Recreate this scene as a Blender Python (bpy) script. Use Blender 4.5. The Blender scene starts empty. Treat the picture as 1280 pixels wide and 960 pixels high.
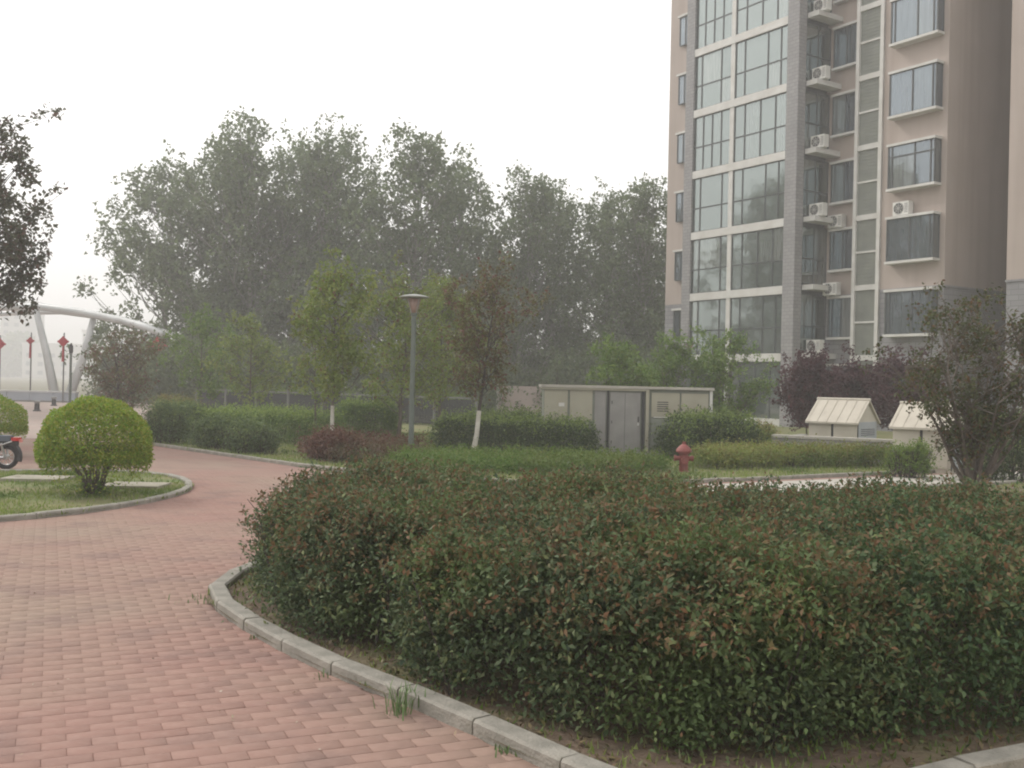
import bpy, math, random
import numpy as np
from mathutils import Vector, Matrix
PI = math.pi
S = bpy.context.scene
COL = S.collection

# ------------------------------------------------------------------ camera
FPX, CAM_H, ROLL = 1300.0, 1.6, math.radians(1.25)
cr, sr = math.cos(ROLL), math.sin(ROLL)
cam_d = bpy.data.cameras.new('camera'); cam = bpy.data.objects.new('camera', cam_d); COL.objects.link(cam)
cam_d.sensor_width = 36; cam_d.lens = FPX / 1280 * 36; cam_d.clip_start = .05; cam_d.clip_end = 6000
cam.matrix_world = Matrix(((cr, -sr, 0, 0), (0, 0, -1, 0), (sr, cr, 0, CAM_H), (0, 0, 0, 1)))
S.camera = cam

# ------------------------------------------------------------------ light
SUN_ELEV, SUN_AZ = math.radians(42), math.radians(-62)      # azimuth measured from +Y towards +X
W = bpy.data.worlds.new('World'); S.world = W; W.use_nodes = True
wn = W.node_tree; wn.nodes.clear()
sky = wn.nodes.new('ShaderNodeTexSky'); sky.sky_type = 'NISHITA'; sky.sun_disc = False
sky.sun_elevation = SUN_ELEV; sky.sun_rotation = SUN_AZ; sky.air_density = 1.6; sky.dust_density = 6; sky.ozone_density = 1
hs = wn.nodes.new('ShaderNodeHueSaturation'); hs.inputs['Saturation'].default_value = .12
mxw = wn.nodes.new('ShaderNodeMixRGB'); mxw.inputs[0].default_value = .72
mxw.inputs[2].default_value = (15.5, 15.2, 15.0, 1)         # overcast veil over the clear sky
bg = wn.nodes.new('ShaderNodeBackground'); bg.inputs[1].default_value = .10
wo = wn.nodes.new('ShaderNodeOutputWorld')
wn.links.new(sky.outputs[0], hs.inputs['Color']); wn.links.new(hs.outputs[0], mxw.inputs[1])
wn.links.new(mxw.outputs[0], bg.inputs[0]); wn.links.new(bg.outputs[0], wo.inputs[0])
sd = bpy.data.lights.new('sun', 'SUN'); sd.energy = 1.5; sd.angle = math.radians(10); sd.color = (1, .95, .88)
sun = bpy.data.objects.new('sun', sd); COL.objects.link(sun)
sdir = Vector((math.sin(SUN_AZ) * math.cos(SUN_ELEV), math.cos(SUN_AZ) * math.cos(SUN_ELEV), math.sin(SUN_ELEV)))
sun.rotation_euler = sdir.to_track_quat('Z', 'Y').to_euler(); sun.location = (-30, 10, 40)
S.view_settings.view_transform = 'Standard'; S.view_settings.look = 'None'
S.view_settings.exposure = 0.12; S.view_settings.gamma = 1
S.render.engine = 'CYCLES'; S.cycles.filter_width = 2.0
S.cycles.max_bounces = 6; S.cycles.transparent_max_bounces = 8; S.cycles.volume_bounces = 1

# ------------------------------------------------------------------ helpers
def G(px, py, z=0.0):
    'a point seen in the photograph (1280 wide) on the level z, used once to read positions'
    d = (1 * (px - 640) / FPX * cr + (py - 480) / FPX * sr, 1.0, (px - 640) / FPX * sr - (py - 480) / FPX * cr)
    t = (z - CAM_H) / d[2]
    return (d[0] * t, t)
def atY(px, py, Y):
    return ((px - 640) / FPX * cr * Y + (py - 480) / FPX * sr * Y, Y, CAM_H + ((px - 640) / FPX * sr - (py - 480) / FPX * cr) * Y)
def tag(o, label=None, cat=None, group=None, kind=None):
    if label: o['label'] = label
    if cat: o['category'] = cat
    if group: o['group'] = group
    if kind: o['kind'] = kind
    return o
def thing(name, label, cat, loc=(0, 0, 0), rz=0, group=None):
    o = bpy.data.objects.new(name, None); COL.objects.link(o); o.empty_display_size = .2
    o.location = loc; o.rotation_euler = (0, 0, rz)
    return tag(o, label, cat, group)
def link(name, me, mat=None, parent=None, loc=None, rot=None):
    if mat is not None and not me.materials: me.materials.append(mat)
    o = bpy.data.objects.new(name, me); COL.objects.link(o)
    if parent: o.parent = parent
    if loc: o.location = loc
    if rot: o.rotation_euler = rot
    return o
def copy_tree(o, parent=None):
    c = o.copy(); COL.objects.link(c); c.parent = parent
    for ch in list(o.children): copy_tree(ch, c)
    return c
class MB:
    def __init__(s): s.v = []; s.f = []
    def box(s, x0, y0, z0, x1, y1, z1, M=None):
        n = len(s.v)
        vs = [(x0, y0, z0), (x1, y0, z0), (x1, y1, z0), (x0, y1, z0), (x0, y0, z1), (x1, y0, z1), (x1, y1, z1), (x0, y1, z1)]
        if M is not None: vs = [tuple(M @ Vector(v)) for v in vs]
        s.v += vs
        s.f += [tuple(n + i for i in q) for q in ((0, 3, 2, 1), (4, 5, 6, 7), (0, 1, 5, 4), (1, 2, 6, 5), (2, 3, 7, 6), (3, 0, 4, 7))]
        return s
    def poly(s, pts):
        n = len(s.v); s.v += [tuple(p) for p in pts]; s.f.append(tuple(range(n, n + len(pts)))); return s
    def prism(s, pts, z0, z1):
        n = len(s.v); k = len(pts)
        s.v += [(p[0], p[1], z0) for p in pts] + [(p[0], p[1], z1) for p in pts]
        s.f.append(tuple(n + i for i in reversed(range(k)))); s.f.append(tuple(n + k + i for i in range(k)))
        for i in range(k):
            j = (i + 1) % k; s.f.append((n + i, n + j, n + k + j, n + k + i))
        return s
    def tube(s, pts, rad, sides=6, caps=True):
        P = [Vector(p) for p in pts]; n0 = len(s.v)
        if not hasattr(rad, '__len__'): rad = [rad] * len(P)
        ref = None
        for i, p in enumerate(P):
            t = (P[min(i + 1, len(P) - 1)] - P[max(i - 1, 0)]).normalized()
            if ref is None: ref = t.orthogonal().normalized()
            a = (ref - t * ref.dot(t))
            a = a.normalized() if a.length > 1e-5 else t.orthogonal().normalized()
            ref = a; b = t.cross(a)
            for k in range(sides):
                q = 2 * PI * k / sides
                s.v.append(tuple(p + (a * math.cos(q) + b * math.sin(q)) * rad[i]))
        for i in range(len(P) - 1):
            for k in range(sides):
                a0 = n0 + i * sides + k; a1 = n0 + i * sides + (k + 1) % sides
                s.f.append((a0, a1, a1 + sides, a0 + sides))
        if caps:
            s.f.append(tuple(n0 + k for k in reversed(range(sides))))
            s.f.append(tuple(n0 + (len(P) - 1) * sides + k for k in range(sides)))
        return s
    def lathe(s, prof, sides=16, c=(0, 0, 0)):
        return s.tube([(c[0], c[1], c[2] + z + i * 1e-5) for i, (r, z) in enumerate(prof)], [max(r, .0008) for r, z in prof], sides)
    def mesh(s, name='mesh', smooth=False):
        me = bpy.data.meshes.new(name); me.from_pydata(s.v, [], s.f); me.update()
        if smooth: me.polygons.foreach_set('use_smooth', [True] * len(me.polygons))
        return me
    def build(s, name, mat, parent=None, smooth=False):
        return link(name, s.mesh(name, smooth), mat, parent)
def np_mesh(name, V, Q, attrs=None):
    me = bpy.data.meshes.new(name); nq, k = Q.shape
    me.vertices.add(len(V)); me.vertices.foreach_set('co', V.astype(np.float32).ravel())
    me.loops.add(nq * k); me.loops.foreach_set('vertex_index', Q.astype(np.int32).ravel())
    me.polygons.add(nq); me.polygons.foreach_set('loop_start', np.arange(0, nq * k, k, dtype=np.int32))
    me.polygons.foreach_set('loop_total', np.full(nq, k, dtype=np.int32))
    me.update(calc_edges=True)
    for an, arr in (attrs or {}).items():
        at = me.attributes.new(an, 'FLOAT', 'POINT'); at.data.foreach_set('value', arr.astype(np.float32))
    return me
def norm(a): return a / (np.linalg.norm(a, axis=-1, keepdims=True) + 1e-9)
def leaf_mesh(name, P, rng, size, aspect=.5, bias=None, up=.35, tip=None, fold=.22, tint=None):
    'one small folded leaf at every point of P; bias = outward directions'
    n = len(P)
    t = rng.normal(size=(n, 3)); t = norm(t)
    if bias is not None: t = norm(t * .8 + bias * .7)
    t[:, 2] += rng.uniform(-.25, .35, n); t = norm(t)
    nr = rng.normal(size=(n, 3)); nr[:, 2] += up * 3
    if bias is not None: nr += bias * .8
    b = norm(np.cross(t, nr)); nn = np.cross(b, t)
    L = (size * rng.uniform(.65, 1.3, n))[:, None]; Wd = L * aspect * .5
    base = P; tipv = P + t * L - nn * L * .08
    l = P + t * L * .45 + b * Wd + nn * Wd * fold * 2; r = P + t * L * .45 - b * Wd + nn * Wd * fold * 2
    V = np.stack([base, r, tipv, l], 1).reshape(-1, 3)
    Q = np.arange(n * 4).reshape(n, 4)
    at = {'tint': np.repeat(rng.random(n) if tint is None else np.clip(tint * .6 + rng.random(n) * .4, 0, 1), 4), 'tip': np.repeat(tip if tip is not None else np.zeros(n), 4)}
    return np_mesh(name, V, Q, at)

# ------------------------------------------------------------------ materials
class N:
    def __init__(s, name):
        s.m = bpy.data.materials.new(name); s.m.use_nodes = True; s.t = s.m.node_tree; s.t.nodes.clear()
        s.out = s.t.nodes.new('ShaderNodeOutputMaterial')
    def n(s, typ, **kw):
        x = s.t.nodes.new(typ)
        for k, v in kw.items(): setattr(x, k, v)
        return x
    def l(s, a, b): s.t.links.new(a, b)
def c4(c): return (c[0], c[1], c[2], 1)
def mat(name, col, col2=None, scale=4.0, rough=.7, bump=0, bscale=40, metal=0, spec=.5, detail=6, dirt=None, dscale=.6, damt=.5, streak=None):
    'base colour mottled between two tones by noise, large soft stains, fine bump'
    m = N(name); p = m.n('ShaderNodeBsdfPrincipled'); m.l(p.outputs[0], m.out.inputs[0])
    p.inputs['Roughness'].default_value = rough; p.inputs['Metallic'].default_value = metal; p.inputs['Specular IOR Level'].default_value = spec
    tc = m.n('ShaderNodeTexCoord'); col2 = col2 or tuple(c * .72 for c in col)
    nz = m.n('ShaderNodeTexNoise'); nz.inputs['Scale'].default_value = scale; nz.inputs['Detail'].default_value = detail; m.l(tc.outputs['Object'], nz.inputs['Vector'])
    rp = m.n('ShaderNodeValToRGB'); rp.color_ramp.elements[0].position = .32; rp.color_ramp.elements[1].position = .68
    rp.color_ramp.elements[0].color = c4(col2); rp.color_ramp.elements[1].color = c4(col); m.l(nz.outputs['Fac'], rp.inputs[0])
    c = rp.outputs[0]
    if dirt:
        n2 = m.n('ShaderNodeTexNoise'); n2.inputs['Scale'].default_value = dscale; n2.inputs['Detail'].default_value = 8
        mp_ = m.n('ShaderNodeMapping'); mp_.inputs['Scale'].default_value = streak or (1, 1, 1); m.l(tc.outputs['Object'], mp_.inputs[0]); m.l(mp_.outputs[0], n2.inputs['Vector'])
        r2 = m.n('ShaderNodeValToRGB'); r2.color_ramp.elements[0].position = .45; r2.color_ramp.elements[1].position = .7
        r2.color_ramp.elements[0].color = (0, 0, 0, 1); r2.color_ramp.elements[1].color = (damt, damt, damt, 1); m.l(n2.outputs['Fac'], r2.inputs[0])
        mx = m.n('ShaderNodeMixRGB'); mx.inputs[2].default_value = c4(dirt); m.l(r2.outputs[0], mx.inputs[0]); m.l(c, mx.inputs[1]); c = mx.outputs[0]
    m.l(c, p.inputs['Base Color'])
    if bump:
        n3 = m.n('ShaderNodeTexNoise'); n3.inputs['Scale'].default_value = bscale; n3.inputs['Detail'].default_value = 8; m.l(tc.outputs['Object'], n3.inputs['Vector'])
        bp = m.n('ShaderNodeBump'); bp.inputs['Strength'].default_value = bump; bp.inputs['Distance'].default_value = .02
        m.l(n3.outputs['Fac'], bp.inputs['Height']); m.l(bp.outputs[0], p.inputs['Normal'])
    return m.m
def leafmat(name, cols, tipcol=(.25, .08, .04), patch=None, pscale=1.2, trans=.3, rough=.5):
    'leaf colour from the tint of each leaf, young shoots and the painted lit tops of hedges by the tip value, patches of another green by noise'
    m = N(name); tn = m.n('ShaderNodeAttribute', attribute_name='tint'); tp = m.n('ShaderNodeAttribute', attribute_name='tip')
    rp = m.n('ShaderNodeValToRGB'); el = rp.color_ramp.elements
    while len(el) < len(cols): el.new(.5)
    for i, c in enumerate(cols): el[i].position = i / max(1, len(cols) - 1); el[i].color = c4(c)
    m.l(tn.outputs['Fac'], rp.inputs[0]); c = rp.outputs[0]
    if patch:
        tc = m.n('ShaderNodeTexCoord'); nz = m.n('ShaderNodeTexNoise'); nz.inputs['Scale'].default_value = pscale; nz.inputs['Detail'].default_value = 4; m.l(tc.outputs['Object'], nz.inputs['Vector'])
        r2 = m.n('ShaderNodeValToRGB'); r2.color_ramp.elements[0].position = .46; r2.color_ramp.elements[1].position = .62; r2.color_ramp.elements[1].color = (.75, .75, .75, 1)
        m.l(nz.outputs['Fac'], r2.inputs[0]); mx = m.n('ShaderNodeMixRGB'); mx.inputs[2].default_value = c4(patch); m.l(r2.outputs[0], mx.inputs[0]); m.l(c, mx.inputs[1]); c = mx.outputs[0]
    m2 = m.n('ShaderNodeMixRGB'); m2.inputs[2].default_value = c4(tipcol); m.l(tp.outputs['Fac'], m2.inputs[0]); m.l(c, m2.inputs[1]); c = m2.outputs[0]
    p = m.n('ShaderNodeBsdfPrincipled'); p.inputs['Roughness'].default_value = rough; p.inputs['Specular IOR Level'].default_value = .25; m.l(c, p.inputs['Base Color'])
    tr = m.n('ShaderNodeBsdfTranslucent'); m.l(c, tr.inputs[0]); ms = m.n('ShaderNodeMixShader'); ms.inputs[0].default_value = trans
    m.l(p.outputs[0], ms.inputs[1]); m.l(tr.outputs[0], ms.inputs[2]); m.l(ms.outputs[0], m.out.inputs[0])
    return m.m
ROW = math.radians(24)                                     # direction of the brick courses
def brickmat(name, textured):
    m = N(name); p = m.n('ShaderNodeBsdfPrincipled'); m.l(p.outputs[0], m.out.inputs[0]); p.inputs['Roughness'].default_value = .85
    p.inputs['Specular IOR Level'].default_value = .25
    geo = m.n('ShaderNodeNewGeometry')
    ca, cb, cc = (.283, .172, .142), (.272, .163, .134), (.293, .181, .148)
    if textured:
        mp = m.n('ShaderNodeMapping', vector_type='TEXTURE'); mp.inputs['Rotation'].default_value = (0, 0, ROW); m.l(geo.outputs['Position'], mp.inputs['Vector'])
        bt = m.n('ShaderNodeTexBrick'); bt.inputs['Scale'].default_value = 1; bt.inputs['Brick Width'].default_value = .2; bt.inputs['Row Height'].default_value = .1
        bt.inputs['Mortar Size'].default_value = .005; bt.inputs['Color1'].default_value = c4(ca); bt.inputs['Color2'].default_value = c4(cb); bt.inputs['Mortar'].default_value = (.20, .135, .112, 1)
        m.l(mp.outputs[0], bt.inputs['Vector']); c = bt.outputs[0]
    else:
        tn = m.n('ShaderNodeAttribute', attribute_name='tint'); rp = m.n('ShaderNodeValToRGB'); el = rp.color_ramp.elements; el[0].position = .0
        el.new(.5); el[0].color = c4(cb); el[1].color = c4(ca); el[2].color = c4(cc); el[2].position = 1; m.l(tn.outputs['Fac'], rp.inputs[0]); c = rp.outputs[0]
    for sc, lo, hi, dc, am in ((.35, .42, .68, (.27, .215, .165), .8), (1.9, .5, .7, (.185, .125, .11), .65), (22, .45, .8, (.36, .25, .21), .35)):
        nz = m.n('ShaderNodeTexNoise'); nz.inputs['Scale'].default_value = sc; nz.inputs['Detail'].default_value = 7; m.l(geo.outputs['Position'], nz.inputs['Vector'])
        r2 = m.n('ShaderNodeValToRGB'); r2.color_ramp.elements[0].position = lo; r2.color_ramp.elements[1].position = hi; r2.color_ramp.elements[1].color = (am, am, am, 1)
        m.l(nz.outputs['Fac'], r2.inputs[0]); mx = m.n('ShaderNodeMixRGB'); mx.inputs[2].default_value = c4(dc); m.l(r2.outputs[0], mx.inputs[0]); m.l(c, mx.inputs[1]); c = mx.outputs[0]
    m.l(c, p.inputs['Base Color'])
    n3 = m.n('ShaderNodeTexNoise'); n3.inputs['Scale'].default_value = 120; m.l(geo.outputs['Position'], n3.inputs['Vector'])
    bp = m.n('ShaderNodeBump'); bp.inputs['Strength'].default_value = .3; bp.inputs['Distance'].default_value = .004; m.l(n3.outputs['Fac'], bp.inputs['Height']); m.l(bp.outputs[0], p.inputs['Normal'])
    return m.m
def tilemat(name, col, col2, mortar, bw, rh, bumpd=.01):
    'cladding whose tiles are too small in the picture to be built one by one'
    m = N(name); p = m.n('ShaderNodeBsdfPrincipled'); m.l(p.outputs[0], m.out.inputs[0]); p.inputs['Roughness'].default_value = .75
    tc = m.n('ShaderNodeTexCoord'); sp = m.n('ShaderNodeSeparateXYZ'); m.l(tc.outputs['Object'], sp.inputs[0])
    ad = m.n('ShaderNodeMath', operation='ADD'); m.l(sp.outputs[0], ad.inputs[0]); m.l(sp.outputs[1], ad.inputs[1])
    cb = m.n('ShaderNodeCombineXYZ'); m.l(ad.outputs[0], cb.inputs[0]); m.l(sp.outputs[2], cb.inputs[1])
    bt = m.n('ShaderNodeTexBrick'); bt.inputs['Scale'].default_value = 1; bt.inputs['Brick Width'].default_value = bw; bt.inputs['Row Height'].default_value = rh
    bt.inputs['Mortar Size'].default_value = .012; bt.inputs['Color1'].default_value = c4(col); bt.inputs['Color2'].default_value = c4(col2); bt.inputs['Mortar'].default_value = c4(mortar)
    m.l(cb.outputs[0], bt.inputs['Vector'])
    nz = m.n('ShaderNodeTexNoise'); nz.inputs['Scale'].default_value = .7; nz.inputs['Detail'].default_value = 8; m.l(tc.outputs['Object'], nz.inputs['Vector'])
    hv = m.n('ShaderNodeHueSaturation'); mr = m.n('ShaderNodeMapRange'); mr.inputs[3].default_value = .8; mr.inputs[4].default_value = 1.2; m.l(nz.outputs['Fac'], mr.inputs[0]); m.l(mr.outputs[0], hv.inputs['Value']); m.l(bt.outputs[0], hv.inputs['Color'])
    m.l(hv.outputs[0], p.inputs['Base Color'])
    return m.m
def glassmat(name, base, refl=.4, pale=.22, tint=(.86, .93, .92), rough=.04):
    m = N(name); d = m.n('ShaderNodeBsdfPrincipled'); d.inputs['Roughness'].default_value = .6
    oi = m.n('ShaderNodeObjectInfo'); rp = m.n('ShaderNodeValToRGB'); el = rp.color_ramp.elements; el.new(.5); el.new(.8)
    for e_, (ps, cc) in zip(el, ((0, base), (.45, tuple(b * 1.8 for b in base)), (.78, (pale * .45, pale * .54, pale * .52)), (1, (pale, pale * 1.02, pale * .95)))): e_.position = ps; e_.color = c4(cc)
    m.l(oi.outputs['Random'], rp.inputs[0])
    tc = m.n('ShaderNodeTexCoord'); wv = m.n('ShaderNodeTexNoise'); wv.inputs['Scale'].default_value = 3; mpv = m.n('ShaderNodeMapping'); mpv.inputs['Scale'].default_value = (4, 4, .3)
    m.l(tc.outputs['Object'], mpv.inputs[0]); m.l(mpv.outputs[0], wv.inputs['Vector'])
    hv = m.n('ShaderNodeHueSaturation'); mr = m.n('ShaderNodeMapRange'); mr.inputs[1].default_value = .3; mr.inputs[2].default_value = .7; mr.inputs[3].default_value = .5; mr.inputs[4].default_value = 1.3
    m.l(wv.outputs['Fac'], mr.inputs[0]); m.l(mr.outputs[0], hv.inputs['Value']); m.l(rp.outputs[0], hv.inputs['Color']); m.l(hv.outputs[0], d.inputs['Base Color'])
    g = m.n('ShaderNodeBsdfGlossy'); g.inputs['Color'].default_value = c4(tint); g.inputs['Roughness'].default_value = rough
    ms = m.n('ShaderNodeMixShader'); ms.inputs[0].default_value = refl; m.l(d.outputs[0], ms.inputs[1]); m.l(g.outputs[0], ms.inputs[2]); m.l(ms.outputs[0], m.out.inputs[0])
    nb = m.n('ShaderNodeTexNoise'); nb.inputs['Scale'].default_value = 1.3; m.l(tc.outputs['Object'], nb.inputs['Vector'])
    bp = m.n('ShaderNodeBump'); bp.inputs['Strength'].default_value = .15; bp.inputs['Distance'].default_value = .02; m.l(nb.outputs['Fac'], bp.inputs['Height']); m.l(bp.outputs[0], g.inputs['Normal'])
    return m.m
M = dict(
    brick=brickmat('red_brick_paver', False), brickfar=brickmat('red_brick_paving', True),
    kerb=mat('kerb_concrete', (.31, .29, .25), (.21, .20, .17), 9, .85, .5, 60, dirt=(.13, .125, .085), dscale=2.6, damt=.75),
    soil=mat('bed_soil', (.17, .12, .085), (.09, .065, .045), 9, .95, 1, 30, dirt=(.13, .14, .05), dscale=2.2, damt=.7),
    ground=mat('field_ground', (.16, .16, .09), (.12, .10, .07), .5, .95),
    lawn=mat('lawn_turf', (.13, .165, .045), (.20, .16, .085), 1.1, .95, .6, 40, dirt=(.07, .12, .025), dscale=1.9, damt=.7),
    yellow=mat('yellow_paving', (.45, .34, .19), (.36, .27, .16), 6, .85, .3, 80),
    pale=mat('pale_path_stone', (.46, .43, .38), (.36, .34, .30), 5, .85, .3, 60),
    plaster=mat('pink_plaster', (.40, .338, .298), (.36, .302, .264), .5, .85, .2, 60, dirt=(.31, .25, .215), dscale=1.0, damt=.55, streak=(2.2, 2.2, .12)),
    stone=tilemat('grey_stone_tile', (.25, .245, .25), (.205, .20, .205), (.15, .15, .15), .6, .2),
    pil=tilemat('grey_pilaster_tile', (.27, .26, .26), (.225, .22, .22), (.17, .17, .17), .3, .15),
    white=mat('white_trim_paint', (.60, .59, .56), (.50, .49, .46), 2, .7, 0, dirt=(.45, .42, .37), dscale=1.2, damt=.4),
    frame=mat('dark_window_frame', (.055, .06, .062), (.04, .045, .045), 5, .5),
    louver=mat('grey_green_louver', (.20, .21, .18), (.16, .17, .15), 2, .7),
    glass=glassmat('balcony_glass', (.018, .026, .024), .27, .12, (.82, .93, .90)),
    glassb=glassmat('bay_window_glass', (.02, .028, .036), .20, .13, (.8, .92, 1)),
    acw=mat('air_conditioner_casing', (.68, .67, .63), (.58, .57, .53), 4, .5),
    dark=mat('dark_plastic', (.03, .03, .032), None, 8, .5), rubber=mat('tyre_rubber', (.022, .022, .024), None, 20, .8),
    chrome=mat('brushed_metal', (.6, .6, .6), (.45, .45, .45), 9, .3, metal=.9),
    red=mat('red_hydrant_paint', (.24, .055, .045), (.16, .035, .03), 9, .55, dirt=(.16, .05, .04), dscale=6, damt=.5),
    redlight=mat('red_tail_light', (.5, .03, .03), None, 5, .25), pinklamp=mat('pink_reflector', (.7, .25, .22), None, 5, .3),
    knot=mat('red_festoon_cloth', (.50, .035, .05), (.36, .02, .035), 3, .7),
    steel=mat('white_painted_steel', (.74, .76, .76), (.64, .66, .66), 1, .45, dirt=(.4, .4, .38), dscale=.8, damt=.3),
    blue=mat('pale_blue_wall', (.50, .54, .60), (.42, .46, .52), 1, .7),
    pole=mat('grey_green_pole_paint', (.115, .14, .12), (.085, .105, .09), 5, .5), lampcap=mat('lamp_cap_metal', (.33, .34, .32), (.24, .25, .23), 6, .5),
    lampglass=mat('brown_lamp_diffuser', (.32, .22, .18), (.25, .17, .14), 6, .35),
    beige=mat('beige_cabinet_paint', (.36, .34, .265), (.31, .295, .23), 2, .65, dirt=(.30, .27, .2), dscale=2.4, damt=.5),
    greyp=mat('grey_cabinet_panel', (.27, .26, .245), (.22, .215, .205), 3, .6, dirt=(.18, .17, .16), dscale=2.2, damt=.5),
    greenp=mat('grey_green_cabinet_panel', (.22, .235, .195), (.17, .185, .155), 3, .6),
    cream=mat('cream_hut_paint', (.50, .46, .385), (.42, .385, .32), 3, .7, dirt=(.45, .42, .35), dscale=3, damt=.4),
    hutgrey=mat('blue_grey_hut_door', (.34, .36, .38), (.28, .30, .32), 3, .6),
    granite=mat('grey_granite_wall', (.34, .33, .32), (.27, .265, .255), 14, .8, .3, 90, dirt=(.2, .19, .18), dscale=1.5, damt=.4),
    bark=mat('grey_brown_bark', (.15, .125, .10), (.08, .065, .055), 9, .9, .8, 30), darkbark=mat('dark_bark', (.075, .06, .052), (.04, .032, .03), 9, .9, .8, 30),
    palebark=mat('pale_poplar_bark', (.30, .29, .26), (.16, .15, .13), 3, .9, .5, 20), limed=mat('limewashed_trunk', (.55, .53, .48), (.4, .37, .32), 8, .9),
    fence=mat('dark_fence_paint', (.045, .045, .055), (.03, .03, .04), 4, .6), galv=mat('galvanised_rail', (.2, .2, .2), (.15, .15, .15), 6, .5),
    fartower=mat('distant_render', (.5, .48, .45), (.42, .4, .38), .2, .9), farwin=mat('distant_window', (.13, .14, .15), None, 1, .3),
    blush=mat('pale_pink_wall', (.42, .34, .31), (.36, .29, .27), .7, .9),
    L_rose=leafmat('rose_leaves', [(.048,.072,.052), (.07,.112,.044), (.12,.158,.085), (.24,.265,.11)], (.20, .105, .055), (.11, .165, .05), 1.1, .3, .6),
    L_rosef=leafmat('bright_rose_leaves', [(.045,.080,.048), (.065,.115,.042), (.105,.155,.07), (.19,.23,.085)], (.20, .11, .06), None, 1, .33, .6),
    L_ball=leafmat('clipped_privet_leaves', [(0.151, 0.278, 0.031), (0.236, 0.360, 0.043), (0.321, 0.360, 0.053), (0.360, 0.360, 0.085)], (.2, .3, .03), None, 1, .35, .5),
    L_hedge=leafmat('dark_hedge_leaves', [(0.043, 0.074, 0.033), (0.067, 0.104, 0.042), (0.089, 0.134, 0.049)], (.22, .30, .07), None, 1, .3),  # shaded sides painted as darker base, lit top with its new growth as tip colour
    L_hedgeg=leafmat('mid_green_hedge_leaves', [(0.078, 0.146, 0.038), (0.120, 0.206, 0.047), (0.171, 0.231, 0.062)], (.27, .36, .08), None, 1, .3),
    L_grey=leafmat('grey_green_shrub_leaves', [(.07, .115, .05), (.10, .155, .062), (.145, .20, .085)], (.22, .29, .09), None, 1, .3),
    L_cover=leafmat('golden_ground_cover_leaves', [(0.158, 0.263, 0.053), (0.263, 0.300, 0.074), (0.300, 0.300, 0.093)], (.20, .15, .05), (.07, .14, .022), 1.0, .3),
    L_lawn=leafmat('lawn_green_cover_leaves', [(.07, .14, .022), (.10, .19, .03), (.14, .24, .04)], (.19, .22, .06), (.13, .17, .04), .8, .35),
    L_red=leafmat('red_barberry_leaves', [(0.102, 0.046, 0.036), (0.153, 0.061, 0.046), (0.122, 0.092, 0.041)], (.16, .075, .05), (.085, .10, .04), 1.5, .3),
    L_pop=leafmat('poplar_leaves', [(0.100, 0.133, 0.071), (0.144, 0.189, 0.095), (0.200, 0.256, 0.116)], (.14, .16, .08), None, 1, .45),
    L_young=leafmat('young_tree_leaves', [(0.139, 0.202, 0.039), (0.202, 0.271, 0.054), (0.279, 0.300, 0.078)], (.16, .08, .05), None, 1, .4),
    L_youngred=leafmat('reddish_young_tree_leaves', [(0.102, 0.102, 0.042), (0.144, 0.132, 0.054), (0.156, 0.168, 0.048)], (.17, .07, .06), None, 1, .35),
    L_plum=leafmat('purple_plum_leaves', [(.045, .018, .024), (.07, .026, .034), (.09, .04, .042)], (.12, .04, .05), None, 1, .2),
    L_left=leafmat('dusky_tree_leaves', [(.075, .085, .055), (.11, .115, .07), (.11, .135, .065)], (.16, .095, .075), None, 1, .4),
    L_pom=leafmat('bronze_shrub_leaves', [(0.049, 0.059, 0.024), (0.070, 0.086, 0.030), (0.108, 0.124, 0.038)], (.14, .07, .035), None, 1, .3),
    L_mid=leafmat('bright_shrub_tree_leaves', [(0.090, 0.162, 0.036), (0.144, 0.234, 0.050), (0.216, 0.300, 0.068)], (.2, .26, .05), None, 1, .35),
    grass=leafmat('grass_blades', [(0.162, 0.251, 0.046), (0.251, 0.300, 0.080), (0.300, 0.300, 0.179)], (.07, .14, .02), (.055, .12, .018), .8, .3),
)

# ------------------------------------------------------------------ ground, paving, beds
def sheet(name, pts, z, m, parent=None):
    return tag(MB().poly([(p[0], p[1], z) for p in pts]).build(name, m, parent), kind='structure' if parent is None else None)
def inside(P, poly):
    x, y = P[:, 0], P[:, 1]; r = np.zeros(len(P), bool); k = len(poly)
    for i in range(k):
        x0, y0 = poly[i]; x1, y1 = poly[(i + 1) % k]
        c = ((y0 > y) != (y1 > y)) & (x < (x1 - x0) * (y - y0) / ((y1 - y0) or 1e-9) + x0); r ^= c
    return r
def edge_dist(P, poly):
    d = np.full(len(P), 1e9); k = len(poly)
    for i in range(k):
        a = np.array(poly[i]); b = np.array(poly[(i + 1) % k]); ab = b - a
        t = np.clip(((P[:, :2] - a) @ ab) / (ab @ ab + 1e-9), 0, 1)
        d = np.minimum(d, np.linalg.norm(P[:, :2] - (a + t[:, None] * ab), axis=1))
    return d
def smooth_line(pts, n=2, closed=True):
    P = [np.array(p, float) for p in pts]
    for _ in range(n):
        Q = []; k = len(P); rng_ = range(k if closed else k - 1)
        if not closed: Q.append(P[0])
        for i in rng_:
            a, b = P[i], P[(i + 1) % k]; Q += [a * .75 + b * .25, a * .25 + b * .75]
        if not closed: Q.append(P[-1])
        P = Q
    return [tuple(p) for p in P]
sheet('ground', [(-1500, -60), (1500, -60), (1500, 1700), (-1500, 1700)], -.10, M['ground'])

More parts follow.
